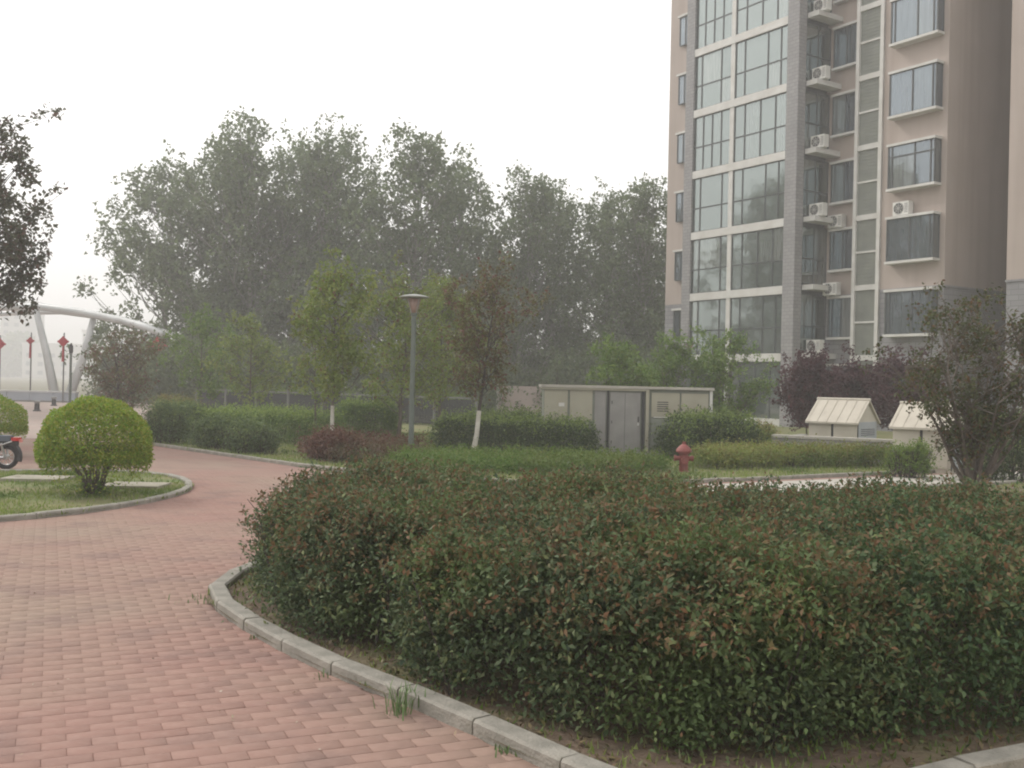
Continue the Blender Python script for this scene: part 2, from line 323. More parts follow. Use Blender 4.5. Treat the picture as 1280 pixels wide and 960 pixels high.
BED = smooth_line([(.75, 3.6), (.62, 3.8), (.14, 4.32), (-.38, 5.01), (-.82, 5.42), (-1.68, 6.55), (-2.25, 7.55), (-2.2, 8.5), (-1.7, 10.2), (.2, 12.4), (2.2, 14.0), (7.8, 17.9), (14, 21.3), (14, 10), (6, 6.35), (3.6, 5.06), (2.70, 4.62), (1.94, 4.26), (1.25, 3.85)], 1)
ISLAND = smooth_line([(-8.5, 8.3), (-5.39, 11.01), (-4.74, 12.1), (-4.35, 13.6), (-4.5, 15.0), (-5.2, 16.4), (-6.4, 17.1), (-8, 16.6), (-13, 14.6), (-13, 9)], 2)
VERGE = smooth_line([(-12.5, 34), (-9.3, 25.2), (-7.4, 22.9), (-4.7, 19.9), (-3.6, 18.6), (-1.2, 16.9), (1.4, 16.3), (7.8, 20.4), (14, 24.0), (24, 28), (24, 60), (-12.5, 60)], 1)
YEL = [(.8, 3.55), (1.25, 3.88), (1.96, 4.30), (2.72, 4.66), (3.6, 5.1), (6.05, 6.4), (14, 10.05), (14, -3), (.9, -3)]
pave = sheet('brick_pavement', [(-60, -8), (.7, -8), (.7, 3.75), (14, 21.4), (14, 24.5), (-1, 30), (-12, 34), (-12, 75), (-90, 75), (-90, -8)], .005, M['brickfar'])
sheet('yellow_pavement', YEL, .007, M['yellow'])
sheet('plaza_pavement', [(-75, 21.5), (-30, 22.2), (-11.5, 25.5), (-12, 34), (-12, 75), (-75, 75)], .012, mat('pale_plaza_paving', (.40, .315, .275), (.33, .255, .22), .8, .85, .2, 40, dirt=(.3, .26, .22), dscale=.5, damt=.5))
sheet('pale_path', smooth_line([(-.6, 13.6), (1.4, 14.3), (7.8, 18.6), (14, 21.9), (14, 23.6), (7.8, 20.0), (1.2, 16.0), (-.9, 15.2)], 1), .008, M['pale'])
def mound(name, poly, z, m, amp=.02):
    P = MB(); P.poly([(p[0], p[1], z) for p in poly]); o = P.build(name, m); return tag(o, kind='structure')
mound('planting_bed', BED, .035, M['soil']); mound('island_lawn', ISLAND, .035, M['lawn']); mound('far_lawn', VERGE, .03, M['lawn'])

def kerb(name, poly, closed, w=.12, h=.085, L=.6, rngseed=1, keep=None):
    rr = random.Random(rngseed); root = MB(); stones = []
    P = [Vector((p[0], p[1], 0)) for p in poly] + ([Vector((poly[0][0], poly[0][1], 0))] if closed else [])
    seg = [(P[i + 1] - P[i]).length for i in range(len(P) - 1)]; tot = sum(seg)
    def at(s):
        s = max(0, min(s, tot - 1e-4))
        for i, q in enumerate(seg):
            if s <= q: return P[i].lerp(P[i + 1], s / q)
            s -= q
        return P[-1]
    s = 0
    parent = None; bed = MB()
    while s < tot - .05:
        a, b = at(s), at(s + L); s += L
        if keep and not keep((a + b) / 2): continue
        stones.append((a, b))
    for a, b in stones:
        t = (b - a).normalized(); nrm = Vector((-t.y, t.x, 0)); c = (a + b) / 2
        Mx = Matrix.Translation(c) @ Matrix.Rotation(math.atan2(t.y, t.x), 4, 'Z'); bed.box(-(b - a).length / 2, .012, -.05, (b - a).length / 2, w - .012, h - .018, Mx)
    ko = tag(bed.build(name, M['kerb']), kind='structure')
    cache = {}
    for a, b in stones:
        t = (b - a).normalized(); ln = round((b - a).length - .008, 2)
        if ln not in cache:
            m = MB(); c_ = .012; x = ln / 2
            prof = [(0, -.06), (0, h - c_), (c_, h), (w - c_, h), (w, h - c_), (w, -.06)]
            n0 = 0; m.v = [(-x, y, z) for y, z in prof] + [(x, y, z) for y, z in prof]
            m.f = [(i, i + 1, i + 7, i + 6) for i in range(5)] + [(5, 4, 3, 2, 1, 0), (6, 7, 8, 9, 10, 11)]
            me = m.mesh('kerb_stone'); me.materials.append(M['kerb']); cache[ln] = me
        c = (a + b) / 2
        link('kerb_stone', cache[ln], None, ko, (c.x, c.y, rr.uniform(-.004, .005)), (rr.uniform(-.012, .012), 0, math.atan2(t.y, t.x) + rr.uniform(-.008, .008)))
    return ko
def ccw(p):
    a = sum(p[i][0] * p[(i + 1) % len(p)][1] - p[(i + 1) % len(p)][0] * p[i][1] for i in range(len(p)))
    return p if a > 0 else p[::-1]
kerb('bed_kerb', ccw(BED), True, keep=lambda c: c.x < 9)
kerb('island_kerb', ccw(ISLAND), True, w=.1, h=.07, rngseed=2)
kerb('far_lawn_kerb', ccw(VERGE), True, w=.1, h=.07, L=.8, rngseed=3, keep=lambda c: c.y < 30 and c.x < 14)

# bricks laid one by one where they can be picked apart; the sheet below carries on with the same bond
rng = np.random.default_rng(5)
cR, sR = math.cos(ROW), math.sin(ROW)
ii, jj = np.meshgrid(np.arange(-80, 60), np.arange(0, 240)); ii = ii.ravel(); jj = jj.ravel()
bu = (ii + .5 + (jj % 2) * .5) * .2; bv = (jj + .5) * .1
bx = bu * cR - bv * sR; by = bu * sR + bv * cR
BP = np.stack([bx, by], 1)
hw = by * (650 / FPX) + .6
ok = (by > 3.6) & (by < 17) & (np.abs(bx) < hw) & (bx < 1.0)
NEARP = [(-12, 3), (.3, 3), (.7, 3.65), (.1, 4.6), (5, 20), (-12, 20)]
ok &= (~inside(BP, BED) | (edge_dist(BP, BED) < .075)) & (~inside(BP, ISLAND) | (edge_dist(BP, ISLAND) < .06)) & ~inside(BP, VERGE) & ~inside(BP, YEL)
ok &= (edge_dist(BP, YEL) > .05)
# left of the bed only
ok &= (bx < .75 - (by - 3.6) * .0) & ~((bx > -1.0) & (by > 9))
BP = BP[ok]; nB = len(BP)
tint = rng.random(nB); dz = rng.normal(0, .0007, nB) + .0022 * (np.sin(BP[:, 0] * 2.3) * np.sin(BP[:, 1] * 1.9 + 1)); tilt = rng.normal(0, .003, (nB, 2))
def brick_local():
    x, y, c = .0983, .0483, .0015
    v = [(-x, -y, -.02), (x, -y, -.02), (x, y, -.02), (-x, y, -.02), (-x, -y, -c), (x, -y, -c), (x, y, -c), (-x, y, -c),
         (-x + c, -y + c, 0), (x - c, -y + c, 0), (x - c, y - c, 0), (-x + c, y - c, 0)]
    q = [(0, 1, 5, 4), (1, 2, 6, 5), (2, 3, 7, 6), (3, 0, 4, 7), (4, 5, 9, 8), (5, 6, 10, 9), (6, 7, 11, 10), (7, 4, 8, 11), (8, 9, 10, 11)]
    return np.array(v), np.array(q)
bv_, bq_ = brick_local()
dist = np.hypot(BP[:, 0], BP[:, 1]); infr = np.abs(BP[:, 0]) < BP[:, 1] * 640 / FPX; dist[~infr] += 50
order = np.argsort(dist); near, rest = order[:300], order[300:]
variants = []
for k in range(10):
    me = np_mesh('brick', bv_, bq_, {'tint': np.full(12, (k + .5) / 10)}); me.materials.append(M['brick']); variants.append(me)
for i in near:
    link('brick', variants[int(tint[i] * 9.99)], None, pave, (BP[i, 0], BP[i, 1], dz[i] + .009), (tilt[i, 0], tilt[i, 1], ROW + rng.normal(0, .006)))
Rm = np.array([[cR, sR, 0], [-sR, cR, 0], [0, 0, 1]])
lv = bv_ @ Rm
Vb = lv[None] + np.concatenate([BP[rest], (dz[rest])[:, None]], 1)[:, None, :]
Vb[:, :, 2] += lv[None, :, 0] * tilt[rest, 0][:, None] + lv[None, :, 1] * tilt[rest, 1][:, None]
Qb = bq_[None] + (np.arange(len(rest)) * 12)[:, None, None]
bf = link('brick_field', np_mesh('brick_field', Vb.reshape(-1, 3), Qb.reshape(-1, 4), {'tint': np.repeat(tint[rest], 12)}), M['brick'], pave, (0, 0, .009)); bf['kind'] = 'stuff'

def grass_blades(name, poly, n, hgt, seed, m, zb=.03, xr=None, label=None, cat='grass', lim=None):
    r = np.random.default_rng(seed); p = np.array(poly); lo, hi = p.min(0), p.max(0)
    if lim: lo = np.maximum(lo, lim[0]); hi = np.minimum(hi, lim[1])
    P = r.uniform(lo, hi, (n * 3, 2)); P = P[inside(P, poly)][:n]; P = P[(np.abs(P[:, 0]) < P[:, 1] * .52 + .3)]; k = len(P)
    dens = np.sin(P[:, 0] * 1.7 + 1) * np.sin(P[:, 1] * 2.1) + r.normal(0, .5, k); P = P[dens > (-.15 if name == 'grass' and poly is ISLAND else -.7)]; k = len(P)
    B = np.concatenate([P, np.full((k, 1), zb - .005)], 1); a = r.uniform(0, 2 * PI, k); h = r.uniform(.4, 1, k) * hgt
    s = np.stack([np.cos(a), np.sin(a), np.zeros(k)], 1) * .006 * (1 + P[:, 1:2] * .06); ln = r.normal(0, .35, (k, 3)) * h[:, None]; ln[:, 2] = h
    V = np.stack([B - s, B + s, B + ln], 1).reshape(-1, 3); o = link(name, np_mesh(name, V, np.arange(k * 3).reshape(k, 3), {'tint': np.repeat(r.random(k), 3), 'tip': np.zeros(k * 3)}), m)
    return tag(o, label, cat, kind='stuff')
grass_blades('grass', ISLAND, 60000, .06, 3, M['grass'], .035, label='short worn grass on the kerbed island around the round clipped bush')
grass_blades('grass', VERGE, 60000, .09, 4, M['grass'], .03, label='bright green lawn grass in front of the clipped hedges and the cabinet', lim=((-10, 16), (10, 32)))
grass_blades('weeds', BED, 9000, .055, 16, M['grass'], .035, label='thin low weeds on the bare soil between grey kerb and front shrubs', cat='weeds', lim=((-2.3, 3.8), (3.4, 9)))
grass_blades('grass', BED, 26000, .07, 6, M['grass'], .03, label='thin yellowing grass behind the front shrubs by the pale path', lim=((-3, 9.8), (12, 22)))

# ------------------------------------------------------------------ shrubs and hedges
def shrub_mass(name, label, cat, poly, H, nleaf, size, m, seed, group=None, zb=.04, edge=.35, stem=None, tipp=.12, bare=.06, wob=.07, shell=.28, aspect=.5, nstem=40, sprout=.1, stemr=.006, clump=34):
    'a planted mass: stems from the ground, leaves filling a rounded, uneven envelope over the outline'
    r = np.random.default_rng(seed); p = np.array(poly, float); c = p.mean(0); lo, hi = p.min(0), p.max(0)
    t = thing(name, label, cat, (c[0], c[1], 0), 0, group)
    P = r.uniform(lo, hi, (nleaf * 9, 2)); P = P[inside(P, poly)]; d = edge_dist(P, poly)
    def wave(Q):
        return (.45 * np.sin(Q[:, 0] * 3.1 + seed) * np.sin(Q[:, 1] * 2.7 + seed * 2) + .55 * np.sin(Q[:, 0] * 7.3 + 1) * np.cos(Q[:, 1] * 6.1) + .45 * np.sin(Q[:, 0] * 15 + 2) * np.sin(Q[:, 1] * 13)) * wob
    d = np.maximum(d + wave(P[:, ::-1]) * 1.2 - .02, 0)
    prof = np.sqrt(np.clip(1 - (1 - np.clip(d / edge, 0, 1)) ** 2.2, 0, 1))
    top = H * (.30 + .70 * prof) + wave(P); z = r.random(len(P)) * top
    low = zb + bare + r.random(len(P)) * .12
    depth = np.minimum(top - z, d)
    keep = (z > low) & (d > 0) & ((depth < shell * r.random(len(P)) ** .7) | (r.random(len(P)) < .05))
    P3 = np.concatenate([P, z[:, None]], 1)[keep][:nleaf]; top = top[keep][:nleaf]; d = d[keep][:nleaf]
    tintc = None
    if clump:
        nc = max(20, int(len(P3) / clump)); ci = r.choice(len(P3), nc, replace=False); which = r.integers(0, nc, len(P3)); cs = size * r.uniform(1.1, 2.6, nc)
        off = r.normal(0, 1, (len(P3), 3)) * cs[which][:, None] * np.array([1, 1, .8]); ctint = r.random(nc)
        mix = r.random(len(P3)) < .82
        cc_ = P3[ci][which] + off; P3 = np.where(mix[:, None], cc_, P3); top = np.where(mix, top[ci][which], top); d = np.where(mix, d[ci][which], d); tintc = np.where(mix, ctint[which], .2)
        ctip = (r.random(nc) < min(.5, tipp * 1.6))[which] & mix; P3[:, 2] = np.maximum(P3[:, 2], zb + .01)
    # sprouts that stick out of the top
    k = int(len(P3) * sprout / 8)
    if k:
        idx = r.integers(0, len(P3), k); base = P3[idx].copy(); base[:, 2] = top[idx] - .02
        dirs = norm(np.stack([r.normal(0, .35, k), r.normal(0, .35, k), np.ones(k)], 1)); ss = r.random((k, 8)) * (r.uniform(.4, 1, k) * size * 4.5)[:, None]
        SP = (base[:, None] + dirs[:, None] * ss[..., None]).reshape(-1, 3) + r.normal(0, size * .25, (k * 8, 3))
        tipS = (r.random(k * 8) < .5) * r.uniform(.3, 1, k * 8)
        top = np.concatenate([top, SP[:, 2]]); P3 = np.concatenate([P3, SP])
    else: tipS = np.zeros(0)
    near_top = np.clip(1 - (top - P3[:, 2]) / .15, 0, 1)
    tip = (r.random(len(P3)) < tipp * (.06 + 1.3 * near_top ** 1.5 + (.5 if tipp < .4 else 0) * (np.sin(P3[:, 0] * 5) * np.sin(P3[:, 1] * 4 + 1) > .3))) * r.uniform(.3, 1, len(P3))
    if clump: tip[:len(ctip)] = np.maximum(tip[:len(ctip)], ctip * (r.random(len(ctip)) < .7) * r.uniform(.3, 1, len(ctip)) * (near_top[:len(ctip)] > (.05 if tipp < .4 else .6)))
    if k: tip[-len(tipS):] = np.maximum(tip[-len(tipS):], tipS)
    out = P3 - np.array([c[0], c[1], 0.0]); out[:, :2] *= .5; out[:, 2] = H * .8; out = norm(out)
    L = P3 - np.array([c[0], c[1], 0])
    fo = link('foliage', leaf_mesh('foliage', L, r, size, aspect, out * .6, .5, tip, tint=None if tintc is None else np.concatenate([tintc, r.random(len(P3) - len(tintc))])), m, t); fo['kind'] = 'stuff'
    sb = MB(); Q = r.uniform(lo, hi, (nstem * 6, 2)); Q = Q[inside(Q, poly)]; Q = Q[edge_dist(Q, poly) > .08][:nstem]
    for q in Q:
        x, y = q - c; a, b = r.normal(0, .1, 2)
        for s_ in range(3):
            ex, ey = r.normal(0, .12, 2)
            sb.tube([(x, y, 0), (x + a * .5 + ex * .4, y + b * .5 + ey * .4, H * .4), (x + a + ex, y + b + ey, H * .82)], [stemr, stemr * .75, stemr * .4], 4, False)
    so = sb.build('stem', M['darkbark'], t); so['kind'] = 'stuff'
    return t
SH = 'front shrub planting in the kerbed bed'
shrub_mass('rose_shrub', 'dark green red-tipped shrub at the left tip of the kerbed bed by the path bend', 'shrub',
    smooth_line([(-1.30, 6.25), (-.55, 5.95), (.15, 6.3), (.3, 8.6), (-.3, 9.3), (-1.0, 9.6), (-1.78, 9.3), (-1.93, 8.2), (-1.72, 7.2)], 1), .75, 95000, .036, M['L_rose'], 11, SH, tipp=.06, edge=.5, wob=.13, bare=0, sprout=.3)
shrub_mass('rose_shrub', 'big dark rose-leaved shrub mass in the middle foreground, standing forward over the grey kerb', 'shrub',
    smooth_line([(-.6, 5.85), (-.5, 5.3), (-.08, 4.85), (.4, 4.5), (1.1, 4.36), (1.75, 4.62), (2.0, 6.0), (1.9, 8.7), (.9, 9.2), (-.2, 8.9), (-.4, 7.6), (-.42, 6.6)], 1), .76, 165000, .036, M['L_rose'], 12, SH, tipp=.05, edge=.5, wob=.13, bare=0, sprout=.3)
shrub_mass('rose_shrub', 'brighter green leafy shrub filling the right foreground up to the picture edge', 'shrub',
    smooth_line([(1.5, 4.55), (2.2, 4.66), (3.3, 5.15), (4.4, 6.3), (4.8, 8.9), (3.4, 9.2), (1.6, 9.0), (1.5, 7)], 1), .74, 110000, .037, M['L_rosef'], 13, SH, tipp=.04, edge=.5, wob=.13, bare=0, sprout=.3)

def hedge(name, label, x0, y0, x1, y1, w, H, n, size, m, seed, cat='hedge', group='clipped hedges on the far lawn', **kw):
    a = np.array([x0, y0]); b = np.array([x1, y1]); t = (b - a) / np.linalg.norm(b - a); nn = np.array([-t[1], t[0]]) * w / 2
    K = max(2, int(np.linalg.norm(b - a) / .8)); pts = [a - nn + (b - a) * i / K for i in range(K + 1)] + [b + nn - (b - a) * i / K for i in range(K + 1)]
    kw.setdefault('edge', .14); kw.setdefault('wob', .03); kw.setdefault('bare', .0); kw.setdefault('sprout', .03); kw.setdefault('tipp', .55)  # high tipp paints hedge tops as brightly lit, besides their new growth
    return shrub_mass(name, label, cat, [tuple(p) for p in pts], H, n, size, m, seed, group, **kw)
def gx(px, Y): return (px - 640) / FPX * Y
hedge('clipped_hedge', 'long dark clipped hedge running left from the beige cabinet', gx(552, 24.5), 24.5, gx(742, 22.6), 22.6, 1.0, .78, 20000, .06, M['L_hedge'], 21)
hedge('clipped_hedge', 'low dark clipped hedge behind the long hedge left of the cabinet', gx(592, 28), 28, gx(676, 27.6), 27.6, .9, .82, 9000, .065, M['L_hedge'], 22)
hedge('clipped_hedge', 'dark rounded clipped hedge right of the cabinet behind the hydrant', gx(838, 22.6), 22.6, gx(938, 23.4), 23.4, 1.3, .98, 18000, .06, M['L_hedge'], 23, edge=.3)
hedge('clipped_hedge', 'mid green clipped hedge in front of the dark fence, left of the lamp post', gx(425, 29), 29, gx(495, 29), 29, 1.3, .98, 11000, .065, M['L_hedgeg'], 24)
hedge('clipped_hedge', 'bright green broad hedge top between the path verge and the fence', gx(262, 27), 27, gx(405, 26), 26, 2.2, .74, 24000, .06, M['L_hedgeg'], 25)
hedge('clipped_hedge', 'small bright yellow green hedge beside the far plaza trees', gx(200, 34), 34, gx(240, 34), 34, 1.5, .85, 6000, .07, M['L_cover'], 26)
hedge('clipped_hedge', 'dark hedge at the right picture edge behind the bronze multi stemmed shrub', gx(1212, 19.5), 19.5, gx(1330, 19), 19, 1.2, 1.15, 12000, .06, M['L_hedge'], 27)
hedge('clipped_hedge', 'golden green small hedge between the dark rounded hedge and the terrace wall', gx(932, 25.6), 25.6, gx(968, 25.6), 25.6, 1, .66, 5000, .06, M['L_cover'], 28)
def blob(px, Y, w, dep, n=10):
    cx = gx(px, Y); return [(cx + w / 2 * math.cos(2 * PI * k / n), Y + dep / 2 * math.sin(2 * PI * k / n)) for k in range(n)]
for i, (px, Y, w, h, lab) in enumerate(((208, 24.4, 1.15, .92, 'grey green loose shrub at the left end of the path verge'), (272, 23.0, 1.0, .66, 'grey green low shrub between two others on the path verge'),
        (318, 21.8, 1.05, .62, 'bluish green low shrub nearest the brick path on the verge'), (236, 26.3, 1.2, .85, 'pale grey green shrub behind the leftmost verge shrub'))):
    shrub_mass('verge_shrub', lab, 'shrub', blob(px, Y, w, 1.0), h, 6500, .055, M['L_grey'], 40 + i, 'loose shrubs along the path verge', edge=.4)
shrub_mass('red_shrub', 'reddish brown low shrub border behind the front shrubs, left of the lamp post', 'shrub', smooth_line([(gx(362, 22.5), 22.6), (gx(395, 20), 19.6), (gx(470, 19.5), 19.3), (gx(560, 22), 22.4), (gx(480, 25), 25.2)], 1), .30, 14000, .05, M['L_red'], 51, edge=.2, tipp=.12)
shrub_mass('red_shrub', 'small dense dark red shrub beside the young tree trunk', 'shrub', blob(420, 20.4, 1.1, 1.0), .56, 7000, .05, M['L_red'], 52, tipp=.1)
shrub_mass('weedy_shrub', 'small loose green shrub before the second cream hut, left of the bronze shrub', 'shrub', blob(1138, 19.6, .8, .7), .62, 3600, .05, M['L_mid'], 61, edge=.5, wob=.12, sprout=.4)
shrub_mass('ground_cover', 'golden green low ground cover strip along the pale path, right of the hydrant', 'ground cover', smooth_line([(gx(868, 19.2), 19.7), (gx(1000, 20), 20.7), (gx(1140, 20.6), 21.4), (gx(1150, 22), 22.6), (gx(960, 22.6), 22.6), (gx(872, 21), 21.6)], 1), .36, 30000, .05, M['L_cover'], 53, edge=.15, tipp=.15, wob=.03)
shrub_mass('ground_cover', 'bright green low ground cover behind the front shrubs between lamp post and hydrant', 'ground cover', smooth_line([(gx(470, 18.2), 18.6), (gx(600, 17.7), 17.7), (gx(840, 18), 18.6), (gx(845, 20.4), 20.8), (gx(640, 20.8), 21), (gx(520, 20.8), 20.8)], 1), .22, 34000, .05, M['L_lawn'], 54, edge=.12, tipp=.1, wob=.025)

# ------------------------------------------------------------------ trees
def branch_pts(a, b, r, n=4, sag=.12):
    a = Vector(a); b = Vector(b); L = (b - a).length; out = []
    for i in range(n + 1):
        t = i / n; p = a.lerp(b, t); bow = math.sin(t * PI) * L * sag
        out.append(p + Vector((r.normal(0, .03) * L, r.normal(0, .03) * L, -bow * .6)) * (1 if 0 < i < n else 0))
    return out
def make_tree(name, label, cat, loc, H, crown_lo, rx, ry, nclump, rc, lpc, size, lm, bm, seed, group=None, trunk_r=.12, shape='oval', stems=1, tipp=.05, spread=.5, lean=(0, 0), aspect=.6, stretch=1.0, limed=False, sides=6):
    r = np.random.default_rng(seed); t = thing(name, label, cat, loc, 0, group)
    tb = MB(); bb = MB(); base_dirs = []
    trunks = []
    for s in range(stems):
        if stems == 1: ex, ey, hh = lean[0], lean[1], H * .9
        else:
            a = 2 * PI * s / stems + r.uniform(-.4, .4); q = spread * r.uniform(.35, 1) * rx
            ex, ey, hh = q * math.cos(a) + lean[0], q * math.sin(a) + lean[1], H * r.uniform(.55, .85)
        K = 7; pts = []; wx = wy = 0
        for i in range(K + 1):
            f = i / K
            if 0 < i: wx += r.normal(0, .012) * H * .6; wy += r.normal(0, .012) * H * .6
            pts.append((ex * f ** 1.1 + wx, ey * f ** 1.1 + wy, hh * f))
        rad = [trunk_r * (1 if stems == 1 else .55) * (1.25 if i == 0 else 1) * (1 - .86 * i / K) for i in range(K + 1)]
        tb.tube(pts, rad, sides); trunks.append(pts)
    def on_trunk(pts, z):
        for i in range(len(pts) - 1):
            if pts[i + 1][2] >= z:
                f = (z - pts[i][2]) / (pts[i + 1][2] - pts[i][2] + 1e-6); return tuple(pts[i][k] + (pts[i + 1][k] - pts[i][k]) * f for k in range(3))
        return pts[-1]
    CP = []; CR = []
    for k in range(nclump):
        f = (k + .5) / nclump; f = f ** .9
        if shape == 'oval': env = math.sin(PI * min(1, (f * .86 + .14))) ** .6
        elif shape == 'poplar': env = (.66 + .34 * math.sin(PI * min(1, f * 1.1))) * (1 - .6 * (max(0, f - .55) / .45) ** 2.6)
        elif shape == 'vase': env = .35 + .65 * min(1, f * 1.6) * (1 - .5 * max(0, f - .7) / .3)
        else: env = (1 - f * .6)
        a = r.uniform(0, 2 * PI); q = r.random() ** .55
        z = crown_lo + (H - crown_lo) * f
        c = np.array([math.cos(a) * q * rx * env + lean[0] * z / H, math.sin(a) * q * ry * env + lean[1] * z / H, z - (.2 * rc)])
        tr = trunks[r.integers(0, len(trunks))]
        z0 = max(H * .06, z - .5 * math.hypot(c[0], c[1]) - (H - crown_lo) * .12); z0 = min(z0, H * .8)
        o = on_trunk(tr, z0); bp = branch_pts(o, c, r, 4)
        bb.tube(bp, [max(.012, trunk_r * .26 * (1 - z0 / H * .5)) * (1 - .8 * i / 4) for i in range(5)], 4, False)
        CP.append(c); CR.append(rc * r.uniform(.6, 1.25) * (1 - .25 * f))
        for _ in range(2):
            tw = c + r.normal(0, .55, 3) * rc; tw[2] += rc * .3; bb.tube([bp[2], (np.array(bp[2]) * .4 + tw * .6 + r.normal(0, .1, 3) * rc), tw], [trunk_r * .07 + .005, trunk_r * .045 + .004, .004], 3, False)
            CP.append(tw); CR.append(rc * r.uniform(.35, .7))
    CP = np.array(CP); CR = np.array(CR); wgt = CR ** 2; wgt /= wgt.sum()
    n = nclump * lpc; m_ = 6; SPc = np.repeat(CP, m_, 0); sr_ = np.repeat(CR, m_); dd = norm(r.normal(size=(len(SPc), 3))) * (sr_ * r.random(len(SPc)) ** .4 * .95)[:, None]; dd[:, 2] *= stretch
    SPc = SPc + dd; wgt = np.repeat(wgt, m_); wgt /= wgt.sum(); CP0 = CP; CP = SPc; CR = sr_ * r.uniform(.25, .5, len(SPc)); ct = r.random(len(SPc))
    idx = r.choice(len(CP), n, p=wgt); d = norm(r.normal(size=(n, 3))); rad = r.random(n) ** .5
    off = d * (rad * CR[idx])[:, None]; off[:, 2] *= stretch * .85
    # a leaning streak in every clump, as twigs carry their leaves
    tw = norm(CP - np.array([0, 0, crown_lo * .6]) + np.array([0, 0, H * .35])); off += tw[idx] * (r.normal(0, .5, n) * CR[idx])[:, None]
    P = CP[idx] + off; kz = P[:, 2] > .15; P = P[kz]; tn_ = ct[idx][kz]; n = len(P)
    tip = (r.random(n) < tipp) * r.uniform(.4, 1, n)
    fo = link('crown', leaf_mesh('crown', P, r, size, aspect, None, .35, tip, tint=tn_), lm, t); fo['kind'] = 'stuff'
    link('trunk', tb.mesh('trunk', True), bm, t); b = link('branch', bb.mesh('branch', True), bm, t); b['kind'] = 'stuff'
    if limed:
        lb = MB(); lb.tube([tuple(Vector(on_trunk(trunks[0], z))) for z in (.0, .5, 1.0)], [trunk_r * 1.3, trunk_r * 1.06, trunk_r * .98], 8); lb.build('limewash_band', M['limed'], t)
    return t
def recopy(src, label, loc, rz, sc):
    c = copy_tree(src); c.location = loc; c.rotation_euler = (0, 0, rz); c.scale = sc; c['label'] = label; return c
PG = 'tall poplars beyond the fence'
pA = make_tree('poplar_tree', 'leftmost tall hazy poplar, its crown edge against open sky beside the white arch', 'tree', (-21.2, 63.5, 0), 14.2, 1.2, 5.6, 4.4, 112, 1.2, 128, .27, M['L_pop'], M['palebark'], 101, PG, .24, 'poplar', tipp=.12, stretch=1.0)
pB = make_tree('poplar_tree', 'tall poplar with the highest rounded top in the left half of the row', 'tree', (-15.4, 60, 0), 15.7, 1.4, 5.6, 4.4, 118, 1.25, 128, .27, M['L_pop'], M['palebark'], 102, PG, .26, 'poplar', tipp=.12, stretch=1.1)
pC = make_tree('poplar_tree', 'tall broad poplar straight behind the lamp post with ragged leaning top', 'tree', (-6.6, 58, 0), 14.8, 1.4, 5.3, 4.2, 110, 1.2, 128, .27, M['L_pop'], M['palebark'], 103, PG, .24, 'poplar', tipp=.12, stretch=1.15, lean=(1.6, 0))
for lab, loc, src, rz, sc in (
    ('tall poplar between the highest poplar and the one behind the lamp post', (-10.7, 60.5, 0), pB, 2.1, (.95, .95, .99)),
    ('tall poplar second from the left of the row, just right of the leftmost', (-18.2, 62, 0), pC, 1.2, (.95, .95, 1.0)),
    ('poplar standing between the two highest poplars, a little further back', (-13.0, 64, 0), pA, 3.6, (1, 1, 1.09)),
    ('shorter poplar just right of the lamp post, its top sloping down to the right', (-3.2, 61, 0), pA, .9, (.85, .85, .98)),
    ('shorter poplar above the reddish young tree, leaning crown with feathery top', (-.2, 59, 0), pC, .3, (.82, .82, .88)),
    ('short poplar with a notch of sky on its right, in the middle of the picture', (2.2, 62, 0), pB, 4.4, (.78, .78, .82)),
    ('poplar beside the gap of sky left of the apartment building', (5.2, 60, 0), pA, 5.0, (.80, .80, .86)),
    ('poplar touching the left edge of the apartment building', (8.0, 58, 0), pC, 3.9, (.78, .78, .84)),
    ('poplar half hidden behind the apartment building', (10.6, 62, 0), pB, 1.9, (.85, .85, .88)),
    ('poplar in the back row behind the lamp post', (-8.2, 70, 0), pA, 2.4, (1.15, 1.15, .8)),
    ('poplar in the back row right of the lamp post', (-1.4, 72, 0), pA, 4.1, (1.1, 1.1, .72)),
    ('poplar in the back row near the building', (6.8, 72, 0), pB, .5, (1.0, 1.0, .68))):
    recopy(src, lab, loc, rz, sc)
for lab, loc, src, rz, sc in (
    ('poplar left of the picture by the far plaza, mirrored in the lower balcony glass', (-32, 46, 0), pA, 1.9, (1.15, 1.15, 1.4)), ('second poplar left of the picture, mirrored in the balcony glass', (-37, 50, 0), pB, .7, (1.2, 1.2, 1.35)),
    ('third poplar left of the picture, beyond the plaza edge', (-41, 44, 0), pC, 2.9, (1.2, 1.2, 1.45)), ('fourth poplar left of the picture, farthest from the plaza', (-45, 54, 0), pA, 4.9, (1.4, 1.4, 1.5))):
    recopy(src, lab, loc, rz, sc)
# understorey: shaded bushes below the poplars
for i, (px, Y, w, h) in enumerate(((168, 62, 5.5, 2.6), (235, 52, 5, 3.2), (330, 51, 5, 3.0), (430, 51, 5, 2.6), (520, 52, 5, 2.7), (610, 53, 4.5, 2.2), (735, 52, 4.5, 3.0), (800, 50, 4, 2.8))):
    lab = ['dusky bush under the leftmost poplar beside the arch', 'dusky bush behind the left end of the dark fence', 'dusky bush behind the fence, left of the young trees', 'dusky bush behind the leftmost young tree', 'dusky bush behind the lamp post', 'low dusky bush behind the reddish young tree', 'dusky bush behind the left half of the cabinet', 'dusky bush behind the right half of the cabinet near the building'][i]
    shrub_mass('understorey_bush', lab, 'bush', blob(px, Y, w, 2.6), h, 6500, .2, M['L_pop'], 70 + i, 'dark bushes under the poplars', edge=1.2, wob=.25, shell=.6, nstem=10, stemr=.02, sprout=.1, aspect=.6)
YG = 'young trees on the far lawn'
